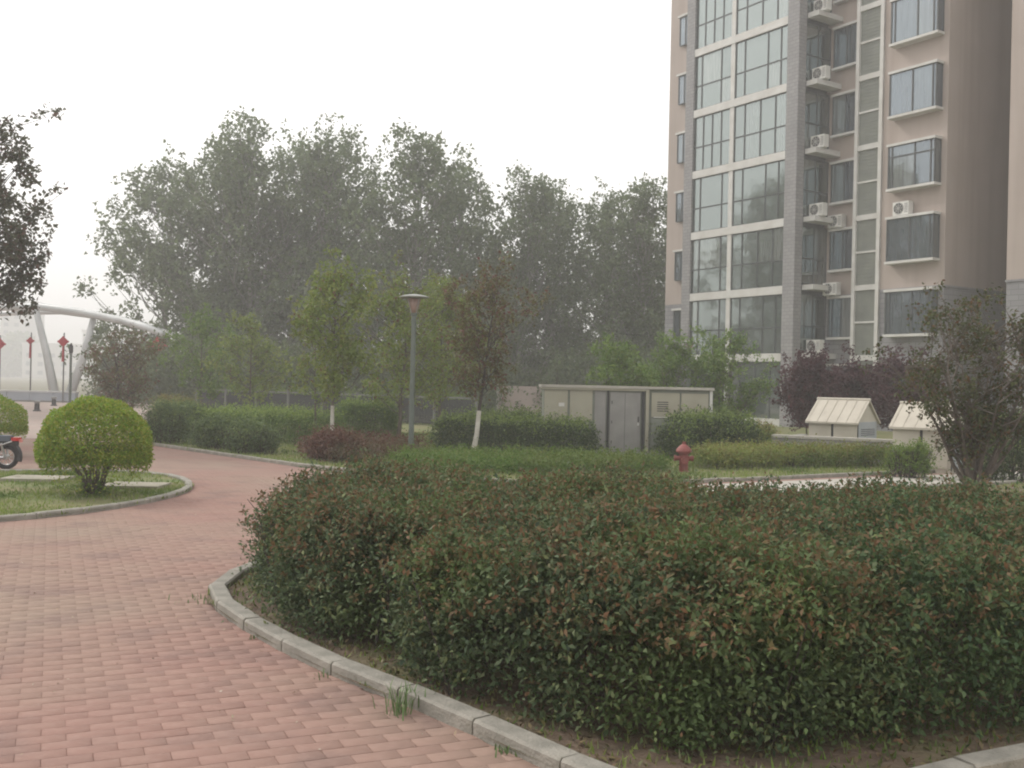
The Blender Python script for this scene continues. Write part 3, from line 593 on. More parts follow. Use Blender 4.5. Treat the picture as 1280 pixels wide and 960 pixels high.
make_tree('young_tree', 'light green slender young tree left of the lamp post', 'tree', (gx(417, 24.5), 24.5, 0), 4.2, 1.45, 1.0, .9, 36, .40, 170, .095, M['L_young'], M['bark'], 111, YG, .045, 'oval', tipp=.06, limed=True)
make_tree('young_tree', 'thin young tree with sparse lower leaves beside the light green one', 'tree', (gx(397, 26), 26, 0), 3.3, 1.2, .6, .6, 14, .3, 90, .085, M['L_young'], M['bark'], 112, YG, .035, 'oval', tipp=.1)
make_tree('young_tree', 'yellow green young tree directly behind the lamp post', 'tree', (gx(499, 28), 28, 0), 4.4, 1.3, 1.3, 1.1, 40, .46, 160, .095, M['L_young'], M['bark'], 113, YG, .06, 'oval', tipp=.16)
make_tree('young_tree', 'yellow green young tree just right of the lamp post', 'tree', (gx(552, 30), 30, 0), 4.4, 1.2, 1.3, 1.1, 40, .46, 160, .095, M['L_young'], M['bark'], 114, YG, .05, 'oval', tipp=.12)
make_tree('young_tree', 'reddish leaved open young tree with leaning branches right of the lamp post', 'tree', (gx(593, 22.8), 22.8, 0), 4.1, 1.5, 1.0, .9, 32, .36, 120, .09, M['L_youngred'], M['darkbark'], 115, YG, .05, 'vase', tipp=.3, lean=(.45, 0), limed=True)
make_tree('young_tree', 'small pale green young tree in front of the dark bushes by the fence', 'tree', (gx(313, 36), 36, 0), 3.4, 1.0, 1.35, 1.0, 28, .46, 130, .11, M['L_young'], M['bark'], 116, YG, .05, 'oval')
make_tree('young_tree', 'small dull green young tree near the left end of the fence', 'tree', (gx(252, 38), 38, 0), 3.9, 1.0, 1.5, 1.1, 28, .5, 130, .11, M['L_mid'], M['bark'], 117, YG, .06, 'oval')
make_tree('red_leaf_tree', 'small reddish brown tree in front of the right end of the white arch', 'tree', (gx(150, 38), 38, 0), 3.0, .7, 1.45, 1.2, 32, .42, 120, .11, M['L_youngred'], M['darkbark'], 118, None, .08, 'vase', stems=3, tipp=.35)
make_tree('broadleaf_tree', 'dusky reddish green tree cut by the left picture edge above the plaza', 'tree', (-13.7, 24.5, 0), 8.4, 2.9, 2.5, 2.2, 84, .72, 330, .13, M['L_left'], M['darkbark'], 119, None, .16, 'oval', tipp=.2)
for i, (px, Y, h, w, sd, lab) in enumerate(((775, 31, 2.75, 1.2, 121, 'bright green shrubby tree behind the cabinet'), (835, 33, 3.0, 1.2, 122, 'green shrubby tree behind the right end of the cabinet beside the far lamp post'),
        (905, 32, 3.15, 1.45, 123, 'broad green shrubby tree in front of the balconies left of the plum trees'))):
    make_tree('shrubby_tree', lab, 'tree', (gx(px, Y), Y, 0), h, .7, w, w, 34, .44, 210, .095, M['L_mid'], M['bark'], sd, 'green shrubby trees behind the cabinet', .06, 'oval', stems=3, tipp=.15)
for i, (px, Y, h, w, sd, lab) in enumerate(((1012, 29.5, 2.35, .9, 131, 'dark purple plum tree in front of the balcony pillar, left of the cream hut roof'), (1068, 30.5, 2.25, .9, 132, 'dark purple plum tree rising behind the cream hut roof'), (1128, 29.5, 2.35, 1.1, 133, 'dark purple plum tree between the cream hut and the bronze shrub'))):
    make_tree('plum_tree', lab, 'tree', (gx(px, Y), Y, 0), h, .9, w, w, 38, .44, 240, .09, M['L_plum'], M['darkbark'], sd, 'purple plum trees in front of the building', .05, 'oval', stems=2, tipp=.1)
make_tree('multistem_shrub', 'bronze green multi stemmed shrub with bare lower stems at the right picture edge', 'shrub', (6.65, 14.9, 0), 2.85, .85, 1.38, 1.2, 78, .30, 130, .058, M['L_pom'], M['bark'], 141, None, .07, 'vase', stems=14, spread=.8, tipp=.25, sides=5)

# ------------------------------------------------------------------ round clipped bushes
def ball_bush(label, x, y, R, zc, zr, n, seed):
    r = np.random.default_rng(seed); t = thing('round_bush', label, 'bush', (x, y, 0), 0, 'round clipped bushes on the island lawn')
    d = norm(r.normal(size=(n, 3))); d[:, 2] = np.where(d[:, 2] < -.17, -.17 * r.random(n) - .05 * r.random(n) ** 4, d[:, 2])
    sup = 1 / (np.hypot(d[:, 0], d[:, 1]) ** 2.12 + np.abs(d[:, 2]) ** 2.12) ** (1 / 2.12); wv = sup * (1 + .03 * np.sin(d[:, 0] * 23 + seed) * np.sin(d[:, 1] * 21) * np.sin(d[:, 2] * 19 + 1) + .022 * (np.sin(d[:, 0] * 7 + seed) * np.sin(d[:, 1] * 8) + np.sin(d[:, 2] * 9 + d[:, 0] * 6)))
    rad = (1 - .22 * r.random(n) ** 1.6) * wv
    P = d * rad[:, None] * np.array([R, R, zr]); P[:, 2] = np.where(d[:, 2] < 0, P[:, 2] * .95, P[:, 2]) + zc
    fo = link('foliage', leaf_mesh('foliage', P, r, .036, .6, d, .3, (r.random(n) < .12) * 1.0), M['L_ball'], t); fo['kind'] = 'stuff'
    for k in range(7):
        a = 2 * PI * k / 7 + r.uniform(-.3, .3); q = r.uniform(.3, .8) * R; mb = MB()
        p0 = Vector((math.cos(a) * .07, math.sin(a) * .07, 0)); p1 = Vector((math.cos(a) * q * .35 + r.normal(0, .04), math.sin(a) * q * .35 + r.normal(0, .04), zc * .45)); p2 = Vector((math.cos(a) * q, math.sin(a) * q, zc + .05))
        mb.tube([p0, p1, p2], [.036, .026, .016], 6)
        for s_ in range(5):
            f = r.uniform(.3, .9); o = p1.lerp(p2, f); mb.tube([o, o + Vector((r.normal(0, .12), r.normal(0, .12), r.uniform(.1, .25)))], [.009, .004], 4, False)
        mb.build('stem', M['bark'], t, True)
    k = 900; P = np.stack([r.normal(0, .10, k), r.normal(0, .10, k), r.random(k) ** 1.3 * .22], 1)
    so = link('base_shoots', leaf_mesh('base_shoots', P, r, .035, .5, None, .3), M['L_hedgeg'], t); so['kind'] = 'stuff'
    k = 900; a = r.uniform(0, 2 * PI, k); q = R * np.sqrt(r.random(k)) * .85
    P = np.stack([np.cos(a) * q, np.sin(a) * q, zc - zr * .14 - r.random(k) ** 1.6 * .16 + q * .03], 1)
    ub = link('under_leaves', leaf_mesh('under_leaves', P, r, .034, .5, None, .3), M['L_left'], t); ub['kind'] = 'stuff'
bpos = G(113, 622); ball_bush('round clipped bush with a bright green dome on gnarled stems, standing on the island lawn', bpos[0] + .05, bpos[1], .69, .62, .68, 36000, 5)
ball_bush('round clipped green bush cut by the left picture edge behind the moped', gx(-25, 19.5), 19.5, .82, .62, .60, 24000, 6)

M['soilslab'] = mat('weathered_slab_concrete', (.36, .33, .27), (.27, .25, .20), 6, .9, .3, 50, dirt=(.2, .19, .12), dscale=2.5, damt=.6)
# slabs in the island grass
for lab, (px, py), w in (('pale concrete cover slab in the grass left of the round bush', (46, 603), .85), ('pale concrete cover slab in the grass right of the round bush', (168, 612), .8)):
    g = G(px, py); m = MB(); m.prism([(-w / 2, -.3), (w / 2, -.3), (w / 2 + .03, .3), (-w / 2, .32)], 0, .05); m.box(-w / 2 + .12, -.02, .05, -w / 2 + .2, .02, .056)
    o = m.build('cover_slab', M['soilslab']); o.location = (g[0], g[1], .03); o.rotation_euler = (0, 0, .05); tag(o, lab, 'slab', 'concrete cover slabs in the island lawn')
# tuft by the kerb
def tuft(label, x, y, n, h, seed, w=.05):
    r = np.random.default_rng(seed); mb = MB()
    for _ in range(n):
        a = r.uniform(0, 2 * PI); q = r.uniform(.2, 1) * h * .6; bx_, by_ = r.normal(0, w, 2); hh = h * r.uniform(.5, 1); s = .004
        p0 = Vector((bx_, by_, 0)); p1 = p0 + Vector((math.cos(a) * q * .4, math.sin(a) * q * .4, hh * .7)); p2 = p0 + Vector((math.cos(a) * q, math.sin(a) * q, hh)); sd_ = Vector((-math.sin(a), math.cos(a), 0)) * s
        mb.poly([p0 - sd_, p0 + sd_, p1 + sd_ * .8]); mb.poly([p0 - sd_, p1 + sd_ * .8, p1 - sd_ * .8]); mb.poly([p1 - sd_ * .8, p1 + sd_ * .8, p2])
    o = mb.build('grass_tuft', M['weed']); o.location = (x, y, .0); return tag(o, label, 'grass tuft', None)
M['weed'] = mat('weed_green', (.13, .2, .07), (.09, .15, .05), 20, .8)
g = G(507, 893); tuft('green grass tuft growing against the grey kerb in the foreground', g[0] - .01, g[1] - .01, 46, .17, 3)
for px_, py_, n_t, h_t, sd_t, lb_ in ((640, 945, 20, .06, 21, 'small weed at a kerb joint near the bottom of the picture'), (330, 800, 14, .05, 22, 'little weed at the kerb foot below the left shrub'), (408, 848, 12, .045, 23, 'tiny weed in a kerb joint left of the big grass tuft')):
    g = G(px_, py_); tuft(lb_, g[0] - .02, g[1], n_t, h_t, sd_t, .03)
g = G(257, 752); tuft('tiny grass tuft at the rounded tip of the grey kerb', g[0] - .02, g[1], 30, .06, 4, .09)
# fallen leaves and litter on the bed soil
r = np.random.default_rng(8); P = r.uniform((-2.2, 4), (3, 9), (9000, 2)); P = P[inside(P, BED)]; P = P[edge_dist(P, BED) > .13]
P3 = np.concatenate([P, np.full((len(P), 1), .042)], 1)
o = link('leaf_litter', leaf_mesh('leaf_litter', P3, r, .035, .5, None, 2.0), leafmat('dry_leaf_litter', [(.16, .10, .05), (.10, .07, .04), (.22, .17, .09), (.09, .10, .03)], trans=.1)); tag(o, 'dry leaves and thin weeds scattered on the bare soil of the front bed', 'leaf litter', kind='stuff')
r = np.random.default_rng(9); P = np.stack([r.uniform(-5, .3, 260), r.uniform(4.3, 13, 260)], 1); P = P[~inside(P, BED) & ~inside(P, ISLAND)]; P3 = np.concatenate([P, np.full((len(P), 1), .016)], 1)
o = link('scattered_leaves', leaf_mesh('scattered_leaves', P3, r, .022, .5, None, 2.0), M['palelit'] if 'palelit' in M else leafmat('pale_dry_leaf', [(.4, .3, .2), (.3, .24, .16), (.5, .45, .36)], trans=.1)); tag(o, 'few tiny dry leaves and crumbs scattered on the brick paving', 'fallen leaves', kind='stuff')

# ------------------------------------------------------------------ apartment building (local x along the facade to the right, local y into the block)
A = math.radians(56.75); U0, W0 = -24.28, 35.6
e_ = (math.cos(A), -math.sin(A)); n_ = (math.sin(A), math.cos(A))
BLD = thing('apartment_building', 'pink and grey apartment tower with glazed balconies rising on the right', 'building', (e_[0] * U0 + n_[0] * W0, e_[1] * U0 + n_[1] * W0, 0), -A)
NF = 9; ST = 2.9; TOP = NF * ST + .4; ZS = 5.73
def bpart(name, m, boxes, parent=BLD):
    b = MB()
    for q in boxes: b.box(*q)
    return b.build(name, m, parent)
# walls: plaster above, stone cladding below
bpart('plaster_wall', M['plaster'], [(-2.92, 0, ZS, 0, 9, TOP), (2.52, 0, ZS, 12, 9.5, TOP), (-4.30, .56, ZS, -2.921, 9, TOP), (-6.3, .55, ZS, -4.301, 9, TOP), (-15.3, -.55, ZS, -12.9, 6, TOP), (-.001, 8.2, ZS, 2.521, 9, TOP)])
bpart('stone_base', M['stone'], [(-2.92, .004, -.1, -.004, 9, ZS - .002), (2.524, .004, -.1, 12, 9.5, ZS - .002), (-6.3, .556, -.1, -2.924, 9, ZS - .002), (-15.296, -.545, -.1, -12.9, 6, ZS - .002), (-.001, 8.2, -.1, 2.521, 9, ZS - .002)])
bpart('string_course', M['stone'], [(-2.93, -.03, ZS - .05, .03, 0, ZS + .03), (0.002, -.03, ZS - .05, .03, 8.2, ZS + .03), (2.49, -.03, ZS - .05, 12, 0, ZS + .03)])
bpart('inner_wall', M['frame'], [(-12.9, -1.2, -.1, -6.3, 6, TOP - .3)])
for x0, x1 in ((-13.05, -12.5), (-6.73, -6.09)):
    bpart('pillar', M['pil'], [(x0, -1.52, -.1, x1, -1.05 if x0 > -10 else -.5, TOP)])
bpart('roof', M['granite'], [(-15.5, -1.7, TOP, 12.2, 9.7, TOP + .4)])
bpart('white_mullion', M['white'], [(-10.12, -1.47, .3, -9.88, -1.36, TOP)])
for k in range(1, NF + 1):
    z = ST * k - .08
    bpart('balcony_band', M['white'], [(-12.5, -1.50, z, -6.73, -1.2, z + .35)])
bpart('balcony_band', M['white'], [(-12.5, -1.50, 0, -6.73, -1.2, .34)])
bpart('louver_frame', M['white'], [(-4.28, -.08, .2, -4.12, .1, TOP), (-3.10, -.08, .2, -2.93, .1, TOP)])
def window(x0, z0, x1, z1, yf, cols, rows, gm, axis='x', t=.06, dep=.06, skip=(), name='window'):
    'frame = the part; every pane its own sub-part. axis x: on a front plane y=yf; axis y: on a side plane x=yf'
    fr = MB(); put = []
    xs = [x0 + (x1 - x0) * c for c in cols]; zs = [z0 + (z1 - z0) * c for c in rows]
    def bx(a0, zz0, a1, zz1, d0, d1):
        return (a0, yf + d0, zz0, a1, yf + d1, zz1) if axis == 'x' else (yf - d1, a0, zz0, yf - d0, a1, zz1)
    for x in xs: fr.box(*bx(x - t / 2, z0, x + t / 2, z1, 0, dep))
    for z in zs:
        for i in range(len(xs) - 1): fr.box(*bx(xs[i] + t / 2, z - t / 2, xs[i + 1] - t / 2, z + t / 2, .003, dep - .003))
    f = fr.build(name, M['frame'], BLD)
    for i in range(len(xs) - 1):
        j = 0
        while j < len(zs) - 1:
            p = MB().box(*bx(xs[i] + t / 2, zs[j] + t / 2, xs[i + 1] - t / 2, zs[j + 1] - t / 2, .025, .035)); o = p.build('pane', gm, f)
            j += 1
    return f
rr = random.Random(4)
for k in range(NF):
    z0 = ST * k + .28; z1 = ST * (k + 1) - .09
    mid = .44
    cl = [(0, .25, .5, .75, 1), (0, .18, .72, 1), (0, .25, .5, .75, 1)][rr.randrange(3)] if k > 3 else (0, .2, .8, 1)
    window(-12.49, z0, -10.13, z1, -1.42, cl, (0, mid, 1), M['glass'])
    window(-9.87, z0, -6.74, z1, -1.42, (0, .18, .62, .86, 1) if k % 2 else (0, .2, .5, .78, 1), (0, mid, 1) if k else (0, 1), M['glass'])
    # side return glazing of the balcony
    window(-1.04, z0 + .1, .53, z1, -6.12, (0, .5, 1), (0, mid, 1), M['glass'], axis='y')
    bpart('air_conditioner_ledge', M['white'], [(-6.1, -1.0, ST * (k + 1) + .08, -5.50, .55, ST * (k + 1) + .30)])
    # window bays with white slabs
    zb = ST * k
    bpart('window_slab', M['white'], [(-2.40, -.46, zb + .9, -.20, 0, zb + 1.0)]); bpart('window_slab', M['white'], [(-2.40, -.46, zb + 2.68, -.20, 0, zb + 2.78)])
    window(-2.34, zb + 1.0, -.26, zb + 2.68, -.40, (0, .08, .58, .92, 1) if k % 2 else (0, .5, .93, 1), (0, 1) if k % 3 else (0, .74, 1), M['glassb'])
    window(-.36, zb + 1.0, 0, zb + 2.68, -.24, (0, 1), (0, 1), M['glassb'], axis='y')
    bpart('bay_cheek', M['frame'], [(-2.36, -.38, zb + 1.0, -2.32, 0, zb + 2.68)])
    bpart('window_slab', M['white'], [(-5.85, .28, zb + .9, -4.30, .555, zb + 1.0)]); bpart('window_slab', M['white'], [(-5.85, .28, zb + 2.66, -4.30, .555, zb + 2.76)])
    window(-5.8, zb + 1.0, -4.32, zb + 2.66, .36, (0, .45, .8, 1), (0, 1), M['glassb'])
    # louvred strip
    bpart('louver_band', M['white'], [(-4.12, -.06, ST * (k + 1) - .02, -3.10, .06, ST * (k + 1) + .2)])
    bpart('louver_band', M['white'], [(-4.12, -.04, ST * k + 1.52, -3.10, .05, ST * k + 1.60)])
    for a, b in ((ST * k + .2, ST * k + 1.52), (ST * k + 1.60, ST * (k + 1) - .02)):
        m = MB(); m.box(-4.12, .03, a, -3.10, .1, b); nz = 9
        for s_ in range(nz): zz = a + (b - a) * (s_ + .2) / nz; m.box(-4.118, .018, zz, -3.102, .03, zz + (b - a) / nz * .7)
        m.build('louver_panel', M['louver'], BLD)
    # narrow windows of the set-back strip at the far left
    bpart('window_slab', M['white'], [(-14.55, -.8, zb + 2.5, -13.55, -.55, zb + 2.6)])
    window(-14.45, zb + 1.1, -13.65, zb + 2.5, -.72, (0, .5, 1), (0, 1), M['glassb'])
def bworld(x, y, z):
    return (BLD.location.x + e_[0] * x + n_[0] * y, BLD.location.y + e_[1] * x + n_[1] * y, z)
def air_con(label, x, y, z, src=None):
    loc = bworld(x, y, z)
    if src is None:
        t = thing('air_conditioner', label, 'air conditioner', loc, -A, 'air conditioners on the apartment building')
        m = MB(); m.box(-.36, -.15, .03, .36, .15, .56); m.box(-.3, -.13, 0, -.24, .13, .03); m.box(.24, -.13, 0, .3, .13, .03); m.build('casing', M['acw'], t)
        g = MB(); g.tube([(-.09, -.152, .30), (-.09, -.165, .30)], [.225, .225], 20); g.build('fan_opening', M['dark'], t)
        g = MB()
        for rr_ in (.07, .14, .21): g.tube([(-.09 + rr_ * math.cos(a), -.172, .30 + rr_ * math.sin(a)) for a in np.linspace(0, 2 * PI, 17)], .006, 4, False)
        for a in np.linspace(0, PI, 5)[:-1]: g.tube([(-.09 - .22 * math.cos(a), -.171, .30 - .22 * math.sin(a)), (-.09 + .22 * math.cos(a), -.171, .30 + .22 * math.sin(a))], .006, 4)
        g.build('fan_grille', M['acw'], t); g = MB()
        for s_ in range(6): g.box(.18, -.155, .12 + s_ * .065, .33, -.15, .14 + s_ * .065)
        g.build('side_vent', M['dark'], t); return t
    c = copy_tree(src); c.location = loc; c['label'] = label; return c
ac = air_con('white air conditioner on the lowest ledge beside the balcony pillar, just above the plum trees', -5.70, -.55, ST + .30)
for lab, x, y, z in (('white air conditioner on the pillar ledge, level with the small one over a recessed window', -5.70, -.55, ST * 3 + .30),
    ('white air conditioner on the ledge beside the pillar, third from the bottom of that column', -5.70, -.55, ST * 4 + .30), ('white air conditioner on the ledge beside the pillar, second from the picture top', -5.70, -.55, ST * 5 + .30),
    ('white air conditioner on the ledge beside the pillar at the picture top', -5.70, -.55, ST * 6 + .30), ('white air conditioner standing alone on the slab over a recessed window, below the others', -5.45, .12, ST * 2 - .14),
    ('small white air conditioner on the slab over the recessed window beside the ledge unit', -5.40, .30, ST * 3 - .14), ('white air conditioner on top of a projecting window slab of the pink wall', -1.75, -.22, ST * 3 - .12)):
    air_con(lab, x, y, z, ac)
# white box on the ground-floor balcony glass, small notice panel
# ------------------------------------------------------------------ cabinet (transformer box) behind the hedges
cy = 23.6; cx = gx(785, cy)
CAB = thing('utility_cabinet', 'beige and grey utility cabinet with flat roof among the clipped hedges', 'cabinet', (cx, cy, 0))
xl, xr = gx(679, cy) - cx, gx(890, cy) - cx
def cb(name, m, *boxes, parent=CAB):
    b = MB()
    for q in boxes: b.box(*q)
    return b.build(name, m, parent)
H = 1.60
X = lambda px: gx(px, cy) - cx
cb('body', M['greenp'], (xl + .03, .03, .12, xr - .03, 1.7, H - .05)); cb('plinth', M['granite'], (xl - .04, -.05, -.02, xr + .04, 1.78, .12))
cb('roof', M['pale'], (xl - .05, -.06, H - .05, xr + .05, 1.8, H + .01)); cb('roof_edge', M['beige'], (xl - .03, -.04, H - .10, X(808), 0, H - .052))
for a, b in ((681, 710), (713, 741)):
    cb('upper_panel', M['beige'], (X(a), 0, .80, X(b), .03, H - .11)); cb('lower_panel', M['greyp'], (X(a), .004, .13, X(b), .03, .78))
cb('side_panel', M['greyp'], (X(744), .008, .13, X(758), .03, H - .11)); d = cb('door', M['greyp'], (X(763), -.012, .13, X(801), .028, H - .14)); cb('handle', M['dark'], (X(798), -.03, .8, X(799.4), -.013, .92), parent=d)
cb('door_seam', M['dark'], (X(781.6), -.0125 - .002, .14, X(782), -.0125, H - .15), parent=d)
cb('corner_post', M['dark'], (X(759.5), -.01, .12, X(761.8), .02, H - .105)); cb('corner_post', M['dark'], (X(803), -.02, .12, X(806), .02, H - .105))
cb('corner_post', M['beige'], (X(807.5), -.05, .12, X(811.5), .02, H - .06)); cb('corner_post', M['white'], (X(887.5), -.02, .12, X(891), .02, H - .06))
for a, b in ((815, 850), (852, 886)):
    cb('upper_panel', M['beige'], (X(a), 0, .92, X(b), .03, H - .13)); cb('lower_panel', M['greenp'], (X(a), .004, .13, X(b), .03, .89))
cb('notice_plate', M['white'], (X(818), -.006, .905, X(838), -.001, .925)); cb('vent_slot', M['dark'], *[(X(690), -.004, .3 + .05 * i, X(702), .001, .315 + .05 * i) for i in range(5)])
cb('hinge', M['dark'], *[(X(765), -.02, z_, X(766), -.0125, z_ + .07) for z_ in (.3, .75, 1.2)], parent=d)
cb('louvre_grille', M['dark'], *[(X(822), -.004, 1.05 + .05 * i, X(836), .001, 1.07 + .05 * i) for i in range(5)])
cb('padlock', M['chrome'], (X(797.5), -.045, .72, X(799.5), -.02, .78))
cb('warning_plate', M['white'], (X(699), -.006, 1.12, X(706), -.001, 1.2))

# ------------------------------------------------------------------ terrace wall and the two cream huts
a = Vector((gx(966, 24.0), 24.0, 0)); b = Vector((gx(1128, 22.6), 22.6, 0)); L = (b - a).length; ang = math.atan2(b.y - a.y, b.x - a.x)
TW = thing('terrace_wall', 'low grey granite wall with a cap in front of the cream hut', 'wall', a, ang)
for i in range(int(L / .6) + 1):
    x0 = i * .6; x1 = min(L, x0 + .595)
    if x1 - x0 > .05:
        link('wall_slab', MB().box(x0, 0, 0, x1, .22, .5).mesh(), M['granite'], TW); link('cap_stone', MB().box(x0, -.03, .503, x1, .26, .565).mesh(), M['pale'], TW)
bpart('wall_return', M['granite'], [(0, .225, 0, .2, 2.6, .5)], TW)
def hut(label, x, y, rz, Lx, Ly, he, hr, s=1):
    t = thing('vent_hut', label, 'hut', (x, y, 0), rz, 'cream gabled vent huts'); t.scale = (s, s, s)
    # long side faces local -y, gable faces local +x ; corner at +x,-y
    bx_ = lambda nm, m, *bs: bpart(nm, m, list(bs), t)
    m = MB(); hx, hy = Lx / 2, Ly / 2
    m.v = [(-hx, -hy, 0), (hx, -hy, 0), (hx, hy, 0), (-hx, hy, 0), (-hx, -hy, he), (hx, -hy, he), (hx, hy, he), (-hx, hy, he), (-hx, 0, hr - .03), (hx, 0, hr - .03)]
    m.f = [(0, 1, 5, 4), (2, 3, 7, 6), (1, 2, 6, 9, 5), (3, 0, 4, 8, 7), (4, 5, 9, 8), (6, 7, 8, 9)]; m.build('wall', M['cream'], t)
    for sgn in (-1, 1):
        m = MB(); o = .09; sl = (hr - he) / hy; y0 = sgn * (hy + o); z0 = he - sl * o
        pts = [(-hx - .06, y0, z0), (hx + .06, y0, z0), (hx + .06, 0, hr), (-hx - .06, 0, hr)]
        m.v = [(p[0], p[1], p[2]) for p in pts] + [(p[0], p[1], p[2] + .045) for p in pts]
        m.f = [(0, 1, 2, 3), (7, 6, 5, 4), (0, 4, 5, 1), (1, 5, 6, 2), (2, 6, 7, 3), (3, 7, 4, 0)]; rs = m.build('roof_slope', M['cream'], t); rb = MB()
        for q_ in range(6):
            xq = -hx + (2 * hx) * q_ / 5; rb.tube([(xq, y0, z0 + .05), (xq, sgn * .02, hr + .048)], .006, 5)
        rb.build('rib', M['cream'], rs)
    bx_('side_panel', M['cream'], (-hx + .05, -hy - .018, .1, -.03, -hy - .002, he - .04)); bx_('side_panel', M['cream'], (.03, -hy - .018, .1, hx - .05, -hy - .002, he - .04))
    bx_('panel_gap', M['dark'], (-.028, -hy - .008, .1, .028, -hy - .001, he - .04)); bx_('gable_door', M['hutgrey'], (hx + .002, -hy + .06, .1, hx + .02, hy - .06, he - .01))
    MB().tube([(-hx - .07, 0, hr + .045), (hx + .07, 0, hr + .045)], .035, 8).build('ridge_cap', M['cream'], t); bx_('gable_louver', M['dark'], *[(hx + .021, -hy + .2, .55 + .045 * q_, hx + .026, hy - .2, .565 + .045 * q_) for q_ in range(4)])
    bx_('door_frame', M['dark'], (hx + .001, -hy + .02, .06, hx + .012, -hy + .058, he - .01)); return t
hy_ = 25.0
hut('cream gabled vent hut standing behind the low granite wall', gx(1063, hy_), hy_ + .5, math.radians(-40), 1.2, 1.25, .88, 1.36)
hut('cream gabled vent hut half hidden behind the bronze multi stemmed shrub', gx(1170, 21.2), 21.4, math.radians(-40), 1.15, 1.15, .92, 1.34, 1)
# ------------------------------------------------------------------ hydrant
g = (3.24, 19.45)
HY = thing('fire_hydrant', 'short red fire hydrant standing in the low ground cover before the cabinet', 'hydrant', (g[0], g[1], 0))
MB().lathe([(.0, 0), (.13, 0), (.13, .03), (.085, .04), (.082, .36), (.11, .37), (.11, .40)], 16).build('barrel', M['red'], HY, False)
MB().lathe([(.15, .40), (.15, .425), (.125, .47), (.075, .52), (.035, .545), (.035, .59), (0, .595)], 16).build('bonnet', M['red'], HY)
for s_ in (-1, 1):
    m = MB(); m.tube([(s_ * .07, 0, .28), (s_ * .15, 0, .28)], .045, 10); m.tube([(s_ * .15, 0, .28), (s_ * .18, 0, .28)], .056, 8); m.build('nozzle_cap', M['red'], HY)
MB().tube([(0, -.07, .25), (0, -.15, .25)], .06, 10).tube([(0, -.15, .25), (0, -.18, .25)], .07, 8).build('front_cap', M['red'], HY)
# ------------------------------------------------------------------ lamp posts
def lamp(name, label, x, y, H, s=1):
    t = thing(name, label, 'lamp post', (x, y, 0))
    MB().lathe([(.13, 0), (.13, .06), (.075, .1), (.055, .5), (.05, H - .42), (.07, H - .40), (.07, H - .36), (0, H - .355)], 14).build('pole', M['pole'], t, False)
    MB().lathe([(.065, H - .36), (.09, H - .25), (.15, H - .06), (.0, H - .055)], 16).build('lamp_diffuser', M['lampglass'], t, True)
    m = MB(); 
    for k in range(4): a_ = PI / 4 + k * PI / 2; m.tube([(math.cos(a_) * .072, math.sin(a_) * .072, H - .36), (math.cos(a_) * .16, math.sin(a_) * .16, H - .055)], .008, 5)
    m.build('cage_bar', M['lampcap'], t); MB().lathe([(.17, H - .055), (.31, H - .04), (.31, H - .02), (.2, H + .01), (.06, H + .03), (0, H + .035)], 24).build('cap', M['lampcap'], t, False)
    return t
lamp('street_lamp', 'green grey lamp post with flat disc cap standing before the young trees', gx(515.5, 21.5), 21.5, 3.38)
lamp('street_lamp', 'distant lamp post partly hidden by the green shrubby trees near the building', gx(861, 36), 36, 3.2)
# ------------------------------------------------------------------ fence
fa = Vector((gx(246, 45), 45, 0)); fb = Vector((gx(596, 36.5), 36.5, 0)); L = (fb - fa).length; ang = math.atan2(fb.y - fa.y, fb.x - fa.x)
FE = thing('garden_fence', 'dark low fence with pale top rail and posts behind the hedges and young trees', 'fence', fa, ang)
nsp = 8; sp = L / nsp
for i in range(nsp + 1): link('post', MB().box(-.035, -.035, 0, .035, .035, 1.13).box(-.05, -.05, 1.13, .05, .05, 1.16).mesh(), M['galv'], FE, (i * sp, 0, 0))
bar = MB().box(-.022, -.01, .1, .022, .01, 1.0).mesh('bar'); bar.materials.append(M['fence'])
for i in range(nsp):
    link('top_rail', MB().box(i * sp + .04, -.025, 1.04, (i + 1) * sp - .04, .025, 1.09).mesh(), M['galv'], FE); link('bottom_rail', MB().box(i * sp + .04, -.02, .12, (i + 1) * sp - .04, .02, .16).mesh(), M['fence'], FE)
    for k in range(24): link('bar', bar, None, FE, (i * sp + .07 + (sp - .14) * (k + .5) / 24, 0, 0))
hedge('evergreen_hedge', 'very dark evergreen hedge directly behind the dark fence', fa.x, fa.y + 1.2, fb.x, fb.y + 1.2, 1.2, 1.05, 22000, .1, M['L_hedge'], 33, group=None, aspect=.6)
# pale wall beyond, right of the reddish young tree
W2 = thing('boundary_wall', 'pale pinkish boundary wall glimpsed between reddish young tree and cabinet', 'wall', (gx(625, 58), 52, 0), 0)
m = [link('wall_panel', MB().box(i * 2.2, 0, 0, i * 2.2 + 2.1, .25, 1.5).mesh(), M['blush'], W2) for i in range(5)]
for i in range(6): link('pier', MB().box(i * 2.2 - .1, -.05, 0, i * 2.2, .3, 1.62).mesh(), M['pale'], W2)

